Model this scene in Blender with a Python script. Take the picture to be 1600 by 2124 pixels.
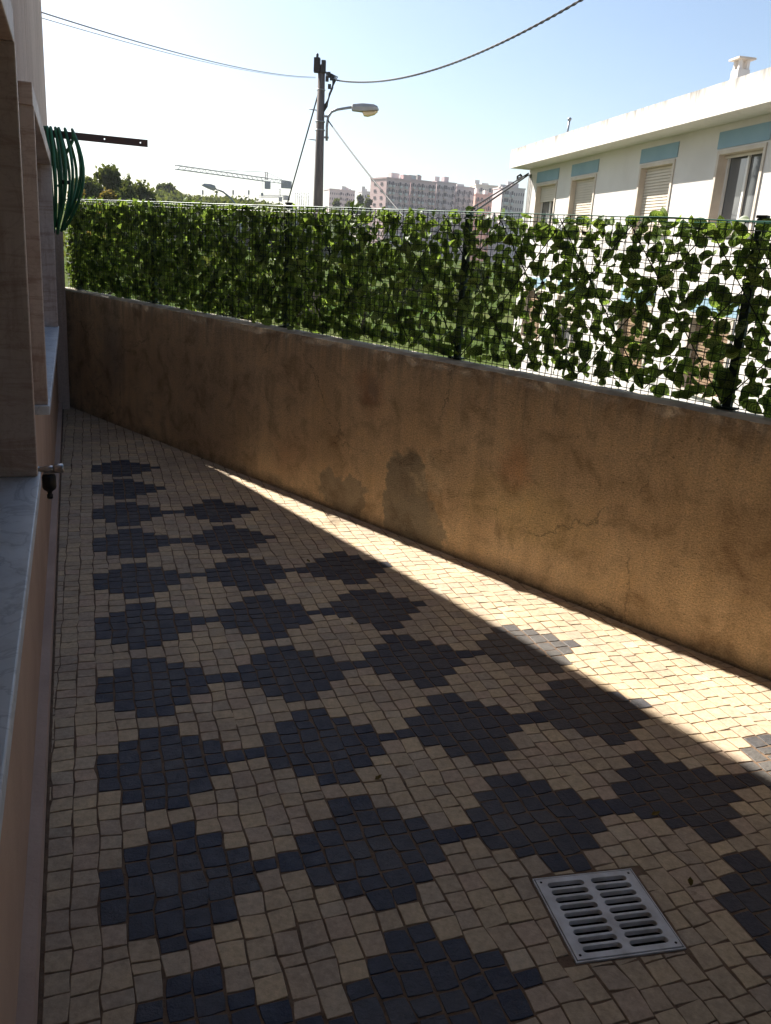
import bpy, bmesh, math, random
import numpy as np
from mathutils import Vector, Matrix, noise

for o in list(bpy.data.objects):
    bpy.data.objects.remove(o)
sc = bpy.context.scene
col = sc.collection
R = math.radians
rnd = random.Random(7)

# ------------------------------------------------------------------ camera
F, CX, CY = 1700.0, 800.0, 1062.0              # focal length and centre in pixels of a 1600 x 2124 picture
CAM = np.array([0.0, 0.0, 1.6])
down = np.array([450 - CX, 6400 - CY, F]); down /= np.linalg.norm(down)
up_ = -down
fw = np.array([0, 0, 1.0]); fw = fw - fw.dot(up_) * up_; fw /= np.linalg.norm(fw)
rt = np.cross(fw, up_)
if rt[0] < 0: rt = -rt
MC = np.array([rt, fw, up_])                   # camera axes (right, down, forward) to world
cd = bpy.data.cameras.new('camera'); cam = bpy.data.objects.new('camera', cd); col.objects.link(cam)
cd.sensor_width = 36; cd.lens = F / 2124 * 36; cd.clip_start = 0.02; cd.clip_end = 3000
X, Y, Z = MC[:, 0], -MC[:, 1], -MC[:, 2]
cam.matrix_world = Matrix(((X[0], Y[0], Z[0], 0), (X[1], Y[1], Z[1], 0), (X[2], Y[2], Z[2], 1.6), (0, 0, 0, 1)))
sc.camera = cam

# ------------------------------------------------------------------ light
SUN_AZ, SUN_EL = 42.8, 38.0                    # degrees left of +Y, degrees above the horizon
w = bpy.data.worlds.new('World'); sc.world = w; w.use_nodes = True
nt = w.node_tree; nt.nodes.clear()
sky = nt.nodes.new('ShaderNodeTexSky'); sky.sky_type = 'NISHITA'; sky.sun_disc = False
sky.sun_elevation = R(SUN_EL); sky.sun_rotation = R(-SUN_AZ)
sky.air_density = 1.0; sky.dust_density = 1.4; sky.ozone_density = 2.6
bg = nt.nodes.new('ShaderNodeBackground'); bg.inputs[1].default_value = 0.055
wo = nt.nodes.new('ShaderNodeOutputWorld')
nt.links.new(sky.outputs[0], bg.inputs[0]); nt.links.new(bg.outputs[0], wo.inputs[0])
sl = bpy.data.lights.new('sun', 'SUN'); sl.energy = 5.0; sl.angle = R(0.53); sl.color = (1.0, 0.95, 0.87)
so = bpy.data.objects.new('sun', sl); col.objects.link(so)
SUNH = np.array([-math.sin(R(SUN_AZ)), math.cos(R(SUN_AZ)), 0])
SUND = Vector((SUNH[0] * math.cos(R(SUN_EL)), SUNH[1] * math.cos(R(SUN_EL)), math.sin(R(SUN_EL))))
so.rotation_euler = SUND.to_track_quat('Z', 'Y').to_euler()
sc.view_settings.view_transform = 'Standard'; sc.view_settings.look = 'None'
sc.cycles.max_bounces = 7; sc.cycles.diffuse_bounces = 4; sc.cycles.glossy_bounces = 2; sc.cycles.transmission_bounces = 4
sc.view_settings.exposure = 1.6; sc.view_settings.gamma = 1.0; sc.view_settings.use_curve_mapping = False

# ------------------------------------------------------------------ measuring helpers
def ray(px, py):
    v = MC @ np.array([px - CX, py - CY, F]); return v / np.linalg.norm(v)
def at(px, py, y):
    r = ray(px, py); return CAM + r * (y / r[1])
def pix(P):
    v = MC.T @ (np.asarray(P, float) - CAM)
    return (CX + F * v[0] / v[2], CY + F * v[1] / v[2]) if v[2] > 0.02 else None
def zfl(x, y): return -0.01194 * x + 0.00036 * y           # the paving falls a little to the right
def A3(x, y, z): return np.array([x, y, z], float)

# ------------------------------------------------------------------ mesh helpers
def wloc(o):
    v = Vector((0, 0, 0))
    while o is not None:
        v += o.location; o = o.parent
    return v
def props(o, label=None, cat=None, group=None, kind=None):
    if label: o['label'] = label
    if cat: o['category'] = cat
    if group: o['group'] = group
    if kind: o['kind'] = kind
    return o
def empty(name, loc, label, cat, group=None):
    o = bpy.data.objects.new(name, None); col.objects.link(o); o.location = Vector(loc)
    o.empty_display_size = 0.1
    return props(o, label, cat, group)
class MB:
    def __init__(s): s.v = []; s.f = []; s.uv = None; s.sm = []
    def add(s, vs, fs, smooth=False):
        n = len(s.v); s.v += [tuple(map(float, p)) for p in vs]; s.f += [tuple(n + i for i in f) for f in fs]
        s.sm += [smooth] * len(fs); return s
    def box(s, o, a, b, c):      # origin corner and three edge vectors
        o, a, b, c = map(lambda q: np.asarray(q, float), (o, a, b, c))
        P = [o, o + a, o + a + b, o + b, o + c, o + a + c, o + a + b + c, o + b + c]
        return s.add(P, [(0, 3, 2, 1), (4, 5, 6, 7), (0, 1, 5, 4), (1, 2, 6, 5), (2, 3, 7, 6), (3, 0, 4, 7)])
    def bbox(s, c, sx, sy, sz, ax=(1, 0, 0), ay=(0, 1, 0), az=(0, 0, 1)):   # centred box
        ax, ay, az = (np.asarray(q, float) for q in (ax, ay, az))
        return s.box(np.asarray(c, float) - ax * sx / 2 - ay * sy / 2 - az * sz / 2, ax * sx, ay * sy, az * sz)
    def tube(s, pts, r, n=8, cap=True, closed=False):
        pts = [np.asarray(p, float) for p in pts]; m = len(pts)
        rr = r if hasattr(r, '__len__') else [r] * m
        t0 = pts[1] - pts[0]; t0 /= np.linalg.norm(t0)
        ref = np.array([0, 0, 1.0]) if abs(t0[2]) < .9 else np.array([1.0, 0, 0])
        u = np.cross(t0, ref); u /= np.linalg.norm(u); vs = []
        for i in range(m):
            a = pts[(i + 1) % m] if (closed or i < m - 1) else pts[i]
            b = pts[i - 1] if (closed or i > 0) else pts[i]
            t = a - b; t /= max(np.linalg.norm(t), 1e-9)
            u = u - u.dot(t) * t; u /= max(np.linalg.norm(u), 1e-9); q = np.cross(t, u)
            for k in range(n):
                an = 2 * math.pi * k / n
                vs.append(pts[i] + rr[i] * (math.cos(an) * u + math.sin(an) * q))
        fs = []
        for i in range(m if closed else m - 1):
            j = (i + 1) % m
            for k in range(n):
                fs.append((i * n + k, i * n + (k + 1) % n, j * n + (k + 1) % n, j * n + k))
        if cap and not closed:
            fs.append(tuple(range(n - 1, -1, -1))); fs.append(tuple(range((m - 1) * n, m * n)))
        return s.add(vs, fs, n > 4)
    def lathe(s, c, prof, n=16, ax=(0, 0, 1)):
        ax = np.asarray(ax, float); ax /= np.linalg.norm(ax)
        return s.tube([np.asarray(c, float) + ax * h for r, h in prof], [max(r, 1e-4) for r, h in prof], n)
    def build(s, name, m, parent=None, uv=None, kind=None, bevel=0):
        L = wloc(parent) if parent else Vector((0, 0, 0))
        me = bpy.data.meshes.new(name)
        me.from_pydata([(p[0] - L.x, p[1] - L.y, p[2] - L.z) for p in s.v], [], s.f)
        me.polygons.foreach_set('use_smooth', s.sm)
        if uv is not None:
            lay = me.uv_layers.new(name='UVMap'); li = np.zeros(len(me.loops), int); me.loops.foreach_get('vertex_index', li)
            lay.data.foreach_set('uv', np.asarray(uv, float)[li].ravel())
        me.update(); me.materials.append(m)
        o = bpy.data.objects.new(name, me); col.objects.link(o)
        if parent: o.parent = parent
        if kind: o['kind'] = kind
        if bevel:
            b = o.modifiers.new('bevel', 'BEVEL'); b.width = bevel; b.segments = 2; b.limit_method = 'ANGLE'
        return o
def plate(outer, holes, o, ax, ay, az, t):          # flat plate with real holes, thickness t below the surface
    bm = bmesh.new(); es = []
    for loop in [outer] + holes:
        vs = [bm.verts.new((p[0], p[1], 0)) for p in loop]
        es += [bm.edges.new((vs[i], vs[(i + 1) % len(vs)])) for i in range(len(vs))]
    bmesh.ops.triangle_fill(bm, use_beauty=True, edges=es)
    g = bmesh.ops.extrude_face_region(bm, geom=bm.faces[:])
    for e in g['geom']:
        if isinstance(e, bmesh.types.BMVert): e.co.z -= t
    bmesh.ops.recalc_face_normals(bm, faces=bm.faces[:])
    o, ax, ay, az = (np.asarray(q, float) for q in (o, ax, ay, az)); mb = MB(); bm.verts.index_update()
    mb.add([o + ax * v.co.x + ay * v.co.y + az * v.co.z for v in bm.verts], [tuple(v.index for v in f.verts) for f in bm.faces])
    bm.free(); return mb

# ------------------------------------------------------------------ materials
def newmat(name):
    m = bpy.data.materials.new(name); m.use_nodes = True; t = m.node_tree
    return m, t, t.nodes['Principled BSDF']
def N(t, typ, **k):
    n = t.nodes.new(typ)
    for a, b in k.items():
        if a.startswith('i_'):
            key = a[2:]; n.inputs[int(key) if key.isdigit() else key].default_value = b
        else: setattr(n, a, b)
    return n
def ramp(t, src, stops):
    r = t.nodes.new('ShaderNodeValToRGB'); e = r.color_ramp.elements
    while len(e) < len(stops): e.new(0.5)
    for q, (p, c) in zip(e, stops): q.position = p; q.color = (*c, 1) if len(c) == 3 else c
    t.links.new(src, r.inputs[0]); return r.outputs[0]
def mixc(t, fac, a, b, mode='MIX'):
    m = t.nodes.new('ShaderNodeMix'); m.data_type = 'RGBA'; m.blend_type = mode
    for s, q in ((0, fac), (6, a), (7, b)):
        if hasattr(q, 'links') or hasattr(q, 'is_linked'): t.links.new(q, m.inputs[s])
        else: m.inputs[s].default_value = q if s == 0 else (*q, 1)
    return m.outputs[2]
def coords(t, scale=(1, 1, 1), kind='Object'):
    c = t.nodes.new('ShaderNodeTexCoord'); mp = t.nodes.new('ShaderNodeMapping'); mp.inputs[3].default_value = scale
    t.links.new(c.outputs[kind], mp.inputs[0]); return mp.outputs[0]
def nz(t, vec, scale, detail=4, rough=.55, dist=0):
    n = N(t, 'ShaderNodeTexNoise', i_Scale=scale, i_Detail=detail, i_Roughness=rough, i_Distortion=dist)
    t.links.new(vec, n.inputs['Vector']); return n.outputs[0]
def bumpn(t, b, h, strength, dist=.01):
    n = N(t, 'ShaderNodeBump', i_Strength=strength, i_Distance=dist); t.links.new(h, n.inputs['Height']); t.links.new(n.outputs[0], b.inputs['Normal']); return n
def pm(name, c1, c2=None, scale=6, rough=.85, bump=.25, bscale=60, stretch=(1, 1, 1), metal=0, spec=.3, lo=.35, hi=.65):
    m, t, b = newmat(name); v = coords(t, stretch); c2 = c2 or tuple(x * .75 for x in c1)
    t.links.new(ramp(t, nz(t, v, scale, 6), [(lo, c1), (hi, c2)]), b.inputs['Base Color'])
    b.inputs['Roughness'].default_value = rough; b.inputs['Metallic'].default_value = metal; b.inputs['Specular IOR Level'].default_value = spec
    if bump: bumpn(t, b, nz(t, v, bscale, 5), bump, .004)
    return m
def stone_mat(name, c1, c2, stain, rough, spec, bstr):
    m, t, b = newmat(name); v = coords(t)
    at_ = N(t, 'ShaderNodeAttribute', attribute_name='tint')
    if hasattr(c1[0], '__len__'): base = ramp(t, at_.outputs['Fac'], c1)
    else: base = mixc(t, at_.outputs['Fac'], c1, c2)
    big = ramp(t, nz(t, v, 1.1, 5, .6, .3), [(.36, (.80, .80, .82)), (.6, (1.06, 1.04, 1.0))])
    base = mixc(t, .8, base, big, 'MULTIPLY')
    sp_ = ramp(t, nz(t, v, 26, 3, .6), [(.24, (.45, .40, .36)), (.33, (1, 1, 1))])
    base = mixc(t, .55, base, sp_, 'MULTIPLY')
    st = ramp(t, nz(t, v, 2.3, 7, .62), [(.45, (0, 0, 0)), (.72, (1, 1, 1))])
    base = mixc(t, st, base, stain)
    fine = ramp(t, nz(t, v, 55, 6, .7), [(.3, (.72, .72, .72)), (.7, (1.12, 1.12, 1.12))])
    base = mixc(t, 1.0, base, fine, 'MULTIPLY')
    t.links.new(base, b.inputs['Base Color'])
    t.links.new(ramp(t, nz(t, v, 30, 5), [(.3, (rough - .12,) * 3), (.7, (rough + .12,) * 3)]), b.inputs['Roughness'])
    b.inputs['Specular IOR Level'].default_value = spec
    bumpn(t, b, nz(t, v, 90, 6, .65), bstr, .004)
    return m
M_light = stone_mat('light paving stone', [(0, (.67, .52, .33)), (.3, (.62, .48, .31)), (.55, (.53, .42, .285)), (.72, (.59, .44, .315)), (.88, (.48, .39, .285)), (1, (.66, .535, .375))], None, (.40, .31, .225), .75, .25, .45)
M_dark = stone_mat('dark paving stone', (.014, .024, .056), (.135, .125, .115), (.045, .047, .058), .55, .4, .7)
M_joint = pm('joint sand', (.21, .14, .09), (.12, .076, .048), 20, .95, .8, 120)
M_grate = pm('grate plastic grey', (.76, .76, .76), (.52, .50, .48), 14, .55, .12, 120)
M_pit = pm('drain pit', (.02, .018, .016), (.03, .025, .02), 5, .95, .1)
def plaster_mat():
    m, t, b = newmat('pink plaster'); v = coords(t)
    base = ramp(t, nz(t, v, 1.3, 7, .6), [(.3, (.62, .50, .425)), (.7, (.50, .39, .325))])
    v3 = coords(t, (5, 5, .35)); drip = ramp(t, nz(t, v3, 2.4, 6, .65), [(.45, (1.05, 1.05, 1.05)), (.68, (.70, .64, .58))])
    base = mixc(t, .75, base, drip, 'MULTIPLY')
    spk = ramp(t, nz(t, v, 70, 6, .7), [(.3, (.8, .8, .8)), (.65, (1.1, 1.1, 1.1))]); base = mixc(t, 1.0, base, spk, 'MULTIPLY')
    t.links.new(base, b.inputs['Base Color']); b.inputs['Roughness'].default_value = .93; b.inputs['Specular IOR Level'].default_value = .2
    bumpn(t, b, nz(t, v, 55, 6, .7), .5, .006); return m
M_plaster = plaster_mat()
M_dado = pm('orange render', (.62, .42, .29), (.48, .31, .21), 2.2, .92, .4, 50, lo=.3, hi=.7)
M_conc = pm('grey slab', (.30, .27, .24), (.24, .215, .19), 3, .9, .3)
M_skirt = pm('skirting render', (.62, .46, .36), (.50, .36, .28), 3, .9, .4, 60)
M_marble = None
def marble_mat():
    m, t, b = newmat('stained marble'); v = coords(t)
    base = ramp(t, nz(t, v, 2.2, 7, .6, .4), [(.3, (.68, .55, .47)), (.55, (.56, .44, .37)), (.75, (.40, .28, .22))])
    v2 = coords(t, (1.2, 1.2, 9)); band = ramp(t, nz(t, v2, 2.0, 6, .7, .8), [(.5, (1, 1, 1)), (.62, (.55, .40, .33)), (.7, (.9, .85, .8))])
    base = mixc(t, .55, base, band, 'MULTIPLY')
    v3 = coords(t, (7, 7, .7)); drip = ramp(t, nz(t, v3, 3.0, 5, .6), [(.52, (1, 1, 1)), (.7, (.6, .5, .44))])
    base = mixc(t, .7, base, drip, 'MULTIPLY')
    vein = ramp(t, nz(t, v, 6, 8, .65, 2.2), [(.47, (1, 1, 1)), (.5, (.5, .36, .3)), (.53, (1, 1, 1))])
    base = mixc(t, .25, base, vein, 'MULTIPLY')
    t.links.new(base, b.inputs['Base Color']); b.inputs['Roughness'].default_value = .5; b.inputs['Specular IOR Level'].default_value = .4
    bumpn(t, b, nz(t, v, 45, 6, .7), .3, .004); return m
M_marble = marble_mat()
def sill_mat():
    m, t, b = newmat('pale marble sill'); v = coords(t)
    base = ramp(t, nz(t, v, 3, 7, .6, .5), [(.35, (.68, .69, .70)), (.7, (.50, .51, .53))])
    vein = ramp(t, nz(t, v, 4, 8, .6, 1.8), [(.475, (1, 1, 1)), (.5, (.62, .62, .64)), (.525, (1, 1, 1))]); base = mixc(t, .7, base, vein, 'MULTIPLY')
    dirt = ramp(t, nz(t, v, 9, 6, .7), [(.5, (1, 1, 1)), (.75, (.62, .57, .52))]); base = mixc(t, .7, base, dirt, 'MULTIPLY')
    t.links.new(base, b.inputs['Base Color']); t.links.new(ramp(t, nz(t, v, 14, 5), [(.3, (.3,) * 3), (.7, (.55,) * 3)]), b.inputs['Roughness'])
    bumpn(t, b, nz(t, v, 60, 5), .12, .003); return m
M_sill = sill_mat()
M_steel = pm('rusty painted steel', (.075, .055, .06), (.14, .07, .045), 9, .6, .15, 60, spec=.4)
M_chrome = pm('tap metal', (.5, .48, .45), (.4, .38, .36), 20, .3, .05, metal=.9)
M_black = pm('black plastic', (.012, .012, .013), (.02, .02, .02), 20, .45, .1)
M_hose = pm('green hose', (.026, .16, .062), (.016, .10, .045), 14, .4, .1, 80, spec=.5)
M_wire = pm('green coated wire', (.012, .03, .02), (.008, .018, .014), 20, .5, 0)
M_teal = pm('teal top wire', (.03, .16, .11), (.02, .11, .08), 20, .45, 0)
M_post = pm('dark green post', (.018, .045, .030), (.012, .03, .022), 8, .5, .1)
M_net = pm('lattice plastic', (.03, .035, .02), (.02, .025, .015), 20, .6, 0)
M_glass = pm('window glass', (.10, .105, .11), (.13, .135, .14), 1, .04, 0, spec=1.0)
M_white = pm('white house paint', (.66, .625, .59), (.58, .545, .51), 1.1, .9, .5, 30)
M_shut = pm('cream shutter', (.62, .55, .46), (.56, .5, .42), 3, .6, .05)
M_brown = pm('brown shutter', (.30, .2, .12), (.24, .16, .1), 3, .6, .05)
M_blue = pm('blue painted panel', (.25, .37, .44), (.22, .335, .41), 2, .85, .2, 60)
M_trim = pm('stone window trim', (.60, .53, .45), (.5, .43, .36), 3, .7, .1)
M_alu = pm('white aluminium', (.7, .69, .66), (.66, .65, .62), 3, .4, 0)
M_pole = pm('weathered pole', (.17, .145, .13), (.11, .095, .09), 4, .9, .5, 30, (6, 6, .6))
M_galv = pm('galvanised steel', (.30, .31, .33), (.24, .25, .27), 6, .5, .1, metal=.5)
M_lamp = pm('lamp housing', (.40, .39, .38), (.33, .32, .31), 4, .5, .05)
M_lens = pm('lamp bowl', (.72, .55, .30), (.65, .5, .28), 6, .25, 0, spec=.6)
M_cable = pm('overhead cable', (.03, .03, .032), (.05, .05, .05), 30, .7, 0)
M_cable2 = pm('grey cable', (.22, .22, .22), (.15, .15, .15), 30, .6, 0)
M_crane = pm('crane steel', (.20, .12, .10), (.16, .11, .10), .5, .6, 0)
M_cranew = pm('crane pale steel', (.45, .44, .44), (.38, .37, .37), .5, .6, 0)
M_bark = pm('tree bark', (.07, .05, .035), (.045, .033, .024), 3, .95, .4, 20)
M_asph = pm('asphalt', (.055, .054, .053), (.04, .04, .04), 1.5, .9, .3, 80)
M_kerb = pm('kerb concrete', (.36, .34, .31), (.29, .275, .25), 2, .9, .3, 60)
M_ground = pm('grassy ground', (.045, .075, .02), (.085, .095, .035), .12, 1.0, .4, 3, spec=0)
M_hill = pm('wooded hillside', (.045, .06, .028), (.07, .075, .035), .06, 1.0, .5, .6, spec=0)

def leaf_mat(name, a, b, trans, stripes=False, var=.35):
    m = bpy.data.materials.new(name); m.use_nodes = True; t = m.node_tree; t.nodes.clear()
    out = t.nodes.new('ShaderNodeOutputMaterial')
    if stripes:
        uv = t.nodes.new('ShaderNodeTexCoord'); sp = t.nodes.new('ShaderNodeSeparateXYZ'); t.links.new(uv.outputs['UV'], sp.inputs[0])
        q1 = N(t, 'ShaderNodeMath', operation='ABSOLUTE'); t.links.new(sp.outputs[0], q1.inputs[0])
        q2 = N(t, 'ShaderNodeMath', operation='POWER', i_1=1.6); t.links.new(q1.outputs[0], q2.inputs[0])
        q3 = N(t, 'ShaderNodeMath', operation='MULTIPLY_ADD', i_1=-.55); t.links.new(q2.outputs[0], q3.inputs[0]); t.links.new(sp.outputs[1], q3.inputs[2])
        q4 = N(t, 'ShaderNodeMath', operation='MULTIPLY', i_1=34.0); t.links.new(q3.outputs[0], q4.inputs[0])
        q5 = N(t, 'ShaderNodeMath', operation='SINE'); t.links.new(q4.outputs[0], q5.inputs[0])
        q6 = N(t, 'ShaderNodeMath', operation='MULTIPLY_ADD', i_1=.5, i_2=.5); t.links.new(q5.outputs[0], q6.inputs[0])
        f = ramp(t, q6.outputs[0], [(.35, (0, 0, 0)), (.75, (1, 1, 1))])
        c = mixc(t, f, a, b)
    else:
        f = ramp(t, nz(t, coords(t), .7, 4), [(.35, (0, 0, 0)), (.65, (1, 1, 1))]); c = mixc(t, f, a, b)
    at_ = N(t, 'ShaderNodeAttribute', attribute_name='tint'); oi = t.nodes.new('ShaderNodeObjectInfo')
    s_ = N(t, 'ShaderNodeMath', operation='ADD'); t.links.new(at_.outputs['Fac'], s_.inputs[0]); t.links.new(oi.outputs['Random'], s_.inputs[1])
    fr = N(t, 'ShaderNodeMath', operation='FRACT'); t.links.new(s_.outputs[0], fr.inputs[0])
    k = ramp(t, fr.outputs[0], [(0, (1 - var, 1 - var * .9, 1 - var)), (1, (1 + var, 1 + var * .8, 1 + var * .3))])
    c = mixc(t, 1.0, c, k, 'MULTIPLY')
    d = t.nodes.new('ShaderNodeBsdfDiffuse'); tr = t.nodes.new('ShaderNodeBsdfTranslucent'); gl = N(t, 'ShaderNodeBsdfGlossy', i_Roughness=.4)
    gl.inputs[0].default_value = (.5, .5, .5, 1)
    t.links.new(c, d.inputs[0]); t.links.new(mixc(t, 1.0, c, (1.05, 1.06, .5), 'MULTIPLY'), tr.inputs[0])
    m1 = N(t, 'ShaderNodeMixShader', i_0=trans); t.links.new(d.outputs[0], m1.inputs[1]); t.links.new(tr.outputs[0], m1.inputs[2])
    m2 = N(t, 'ShaderNodeMixShader', i_0=.04 if stripes else .0); t.links.new(m1.outputs[0], m2.inputs[1]); t.links.new(gl.outputs[0], m2.inputs[2])
    t.links.new(m2.outputs[0], out.inputs[0]); return m
M_leaf = leaf_mat('artificial leaf', (.075, .145, .036), (.28, .36, .135), .5, True, .36)
M_fol = leaf_mat('tree foliage', (.075, .095, .04), (.11, .125, .05), .4)
M_dry = leaf_mat('dry foliage', (.22, .15, .055), (.16, .13, .05), .4)
M_pale = leaf_mat('pale foliage', (.085, .10, .045), (.11, .125, .06), .3)

# ------------------------------------------------------------------ the plan of the place
FC, FD = A3(-1.488, 3.446, 0), A3(-.361, .933, 0); FD /= np.linalg.norm(FD)
FN = A3(FD[1], -FD[0], 0)                                   # out of the left facade, towards the terrace
FU = A3(0, 0, 1) + .014 * FN                                # the facade leans out a little
def fac(s, e, z): return FC + s * FD + e * FN + z * FU
WC, WD = A3(-.263, 4.937, 0), A3(.726, -.687, 0); WD /= np.linalg.norm(WD)
WN = A3(-WD[1], WD[0], 0)                                   # out of the terrace through the boundary wall
def wal(s, n, z): return WC + s * WD + n * WN + A3(0, 0, z)
U, V = A3(.93877, .34438, -.0111), A3(.34435, -.93883, -.0045)
O = A3(-1.88479, 5.58025, .0245)
CW, RH = .524 / 8, .5122 / 8

# ------------------------------------------------------------------ paving
gc = [A3(.462, 1.842, 0), A3(.752, 1.913, 0), A3(.822, 1.629, 0), A3(.534, 1.559, 0)]
GX = (gc[1] - gc[0] + gc[2] - gc[3]) / 2; GXL = np.linalg.norm(GX); GX /= GXL
GY = A3(GX[1], -GX[0], 0); GYL = .279
GO = (gc[0] + gc[3]) / 2 - GY * GYL / 2
def G(x, y, z): 
    p = GO + GX * x + GY * y; p[2] = zfl(p[0], p[1]) + z; return p
paving = None
def clip(poly, n, d):                                        # keep the side n.p <= d
    out = []
    for i in range(len(poly)):
        a, b = poly[i], poly[(i + 1) % len(poly)]; fa, fb = a @ n - d, b @ n - d
        if fa <= 0: out.append(a)
        if fa * fb < 0: out.append(a + (b - a) * (fa / (fa - fb)))
    return out
def area(p):
    p = np.array(p); x, y = p[:, 0], p[:, 1]; return .5 * abs(np.dot(x, np.roll(y, -1)) - np.dot(y, np.roll(x, -1)))
def n1(a, b, s=0): return noise.noise(Vector((a, b, 3.7 + s)))
def xline(k, y): return k + .085 * n1(k * 7.31, y * .55) + .15 * n1(k * 3.3, y * 1.9, 5)
def yline(c, r): return r + .16 * n1(c * .35, r * .8, 9) + .42 * n1(c * 5.77, r * 2.3, 13)
halfH = [1, 2, 3, 3, 2, 1, 0, 0]
def present(i, j): return i >= 0 and j >= 2 * i and (i, j) != (2, 9) and i < 7 and j < 14
def is_dark(c, r):
    i, cc = divmod(c + 3, 8); j, rr = divmod(r + 3, 8); rr -= 3
    if rr == 4: return False
    if cc >= 6 and not present(i + 1, j) and cc == 7: return False
    return present(i, j) and abs(rr) <= halfH[cc]
stones = []
W2, F2 = WN[:2], FN[:2]
wd_ = WC[:2] @ W2 - .004; fd_ = -(FC[:2] @ F2) - .006
GX2, GY2, GO2 = GX[:2], GY[:2], GO[:2]
for c in range(-8, 58):
    for r in range(-48, 105):
        x0, x1 = c, c + 1; ya, yb = yline(c, r) - .5, yline(c, r + 1) - .5
        sk = .10 * n1(c * 2.1, r * 3.3, 21)
        P = []
        for (kx, yy) in ((x0, ya - sk), (x1, ya + sk), (x1, yb + sk), (x0, yb - sk)):
            P.append((xline(kx, yy), yy))
        pts = []
        for (a, b) in P:
            q = O + U * (a * CW) + V * (b * RH); pts.append(q[:2])
        cen = sum(pts) / 4
        if cen[1] < -.35 or cen[1] > 8 or cen[0] > 3.6: continue
        pts = clip(pts, W2, wd_)
        if len(pts) < 3: continue
        pts = clip(pts, -F2, fd_)
        if len(pts) < 3 or area(pts) < 3e-4: continue
        # around the drain
        g = [((p - GO2) @ GX2, (p - GO2) @ GY2) for p in pts]
        mrg = .006
        if max(q[0] for q in g) > -mrg and min(q[0] for q in g) < GXL + mrg and max(q[1] for q in g) > -mrg and min(q[1] for q in g) < GYL + mrg:
            best = max((clip(pts, GX2, GO2 @ GX2 - mrg), clip(pts, -GX2, -(GO2 @ GX2 + GXL + mrg)), clip(pts, GY2, GO2 @ GY2 - mrg), clip(pts, -GY2, -(GO2 @ GY2 + GYL + mrg))), key=lambda q: area(q) if len(q) > 2 else 0)
            if len(best) < 3 or area(best) < 3e-4: continue
            pts = best
        dark = is_dark(c, r)
        cen = sum(pts) / len(pts)
        q3 = [pix((p[0], p[1], zfl(*p))) for p in pts]
        vis = 0
        if all(q3):
            xs, ys = [q[0] for q in q3], [q[1] for q in q3]
            if max(xs) > 40 and min(xs) < 1590 and min(ys) < 2115 and max(ys) > 0: vis = area(q3)
        # wobbly outline, narrow joint, rounded rim
        ring = []
        n = len(pts)
        for k in range(n):
            a, b = pts[k], pts[(k + 1) % n]
            ring.append(a + (cen - a) * (.07 if dark else .03))
            if np.linalg.norm(b - a) > .03:
                mid = (a + b) / 2; ring.append(mid + (np.array([rnd.uniform(-1, 1), rnd.uniform(-1, 1)])) * .0013)
        def shrink(p, d):
            v = cen - p; L = np.linalg.norm(v); return p + v * min(d / max(L, 1e-6), .5)
        jz = .0011 * n1(c * 1.9, r * 2.9, 30); tx, ty = rnd.uniform(-.018, .018), rnd.uniform(-.018, .018)
        def zz(p, h): return zfl(*p) + h + jz + tx * (p[0] - cen[0]) + ty * (p[1] - cen[1])
        gap = rnd.uniform(.0012, .0026) if dark else rnd.uniform(.0008, .0022)
        r0 = [shrink(p, gap) for p in ring]; r1 = [shrink(p, gap + .0006) for p in ring]; r2 = [shrink(p, gap + .0022) for p in ring]
        m = len(ring); vs = [(p[0], p[1], zz(p, -.012)) for p in r0] + [(p[0], p[1], zz(p, -.0008)) for p in r1] + [(p[0], p[1], zz(p, 0)) for p in r2]
        fs = []
        for b_ in (0, m):
            for k in range(m): fs.append((b_ + k, b_ + (k + 1) % m, b_ + m + (k + 1) % m, b_ + m + k))
        fs.append(tuple(range(2 * m, 3 * m)))
        # winding: outline may be clockwise
        ar = sum(ring[k][0] * ring[(k + 1) % m][1] - ring[(k + 1) % m][0] * ring[k][1] for k in range(m))
        if ar < 0: fs = [f[::-1] for f in fs]
        ci, cc = divmod(c + 3, 8); rj, rr = divmod(r + 3, 8)
        tint = rnd.random()
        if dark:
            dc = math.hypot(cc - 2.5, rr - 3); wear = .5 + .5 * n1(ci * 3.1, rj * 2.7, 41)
            tint = max(0, min(1, (0, .05, .16, .28, .34, .34, .34)[max(0, min(6, ci))] + .30 * rnd.random() ** 2 + max(0, 1 - dc / 3.4) * (.05 + .6 * wear)))  # columns further right tinted browner, standing in for the warmer light there
            if (ci, rj) in ((3, 6), (4, 8), (3, 7)): tint = min(1, tint + (.55 if (ci, rj) != (3, 7) else .12))  # diamonds in the sunlit strip: the sun's brightness painted in as paler tint
        stones.append((dark, vis, vs, fs, tint))
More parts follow.
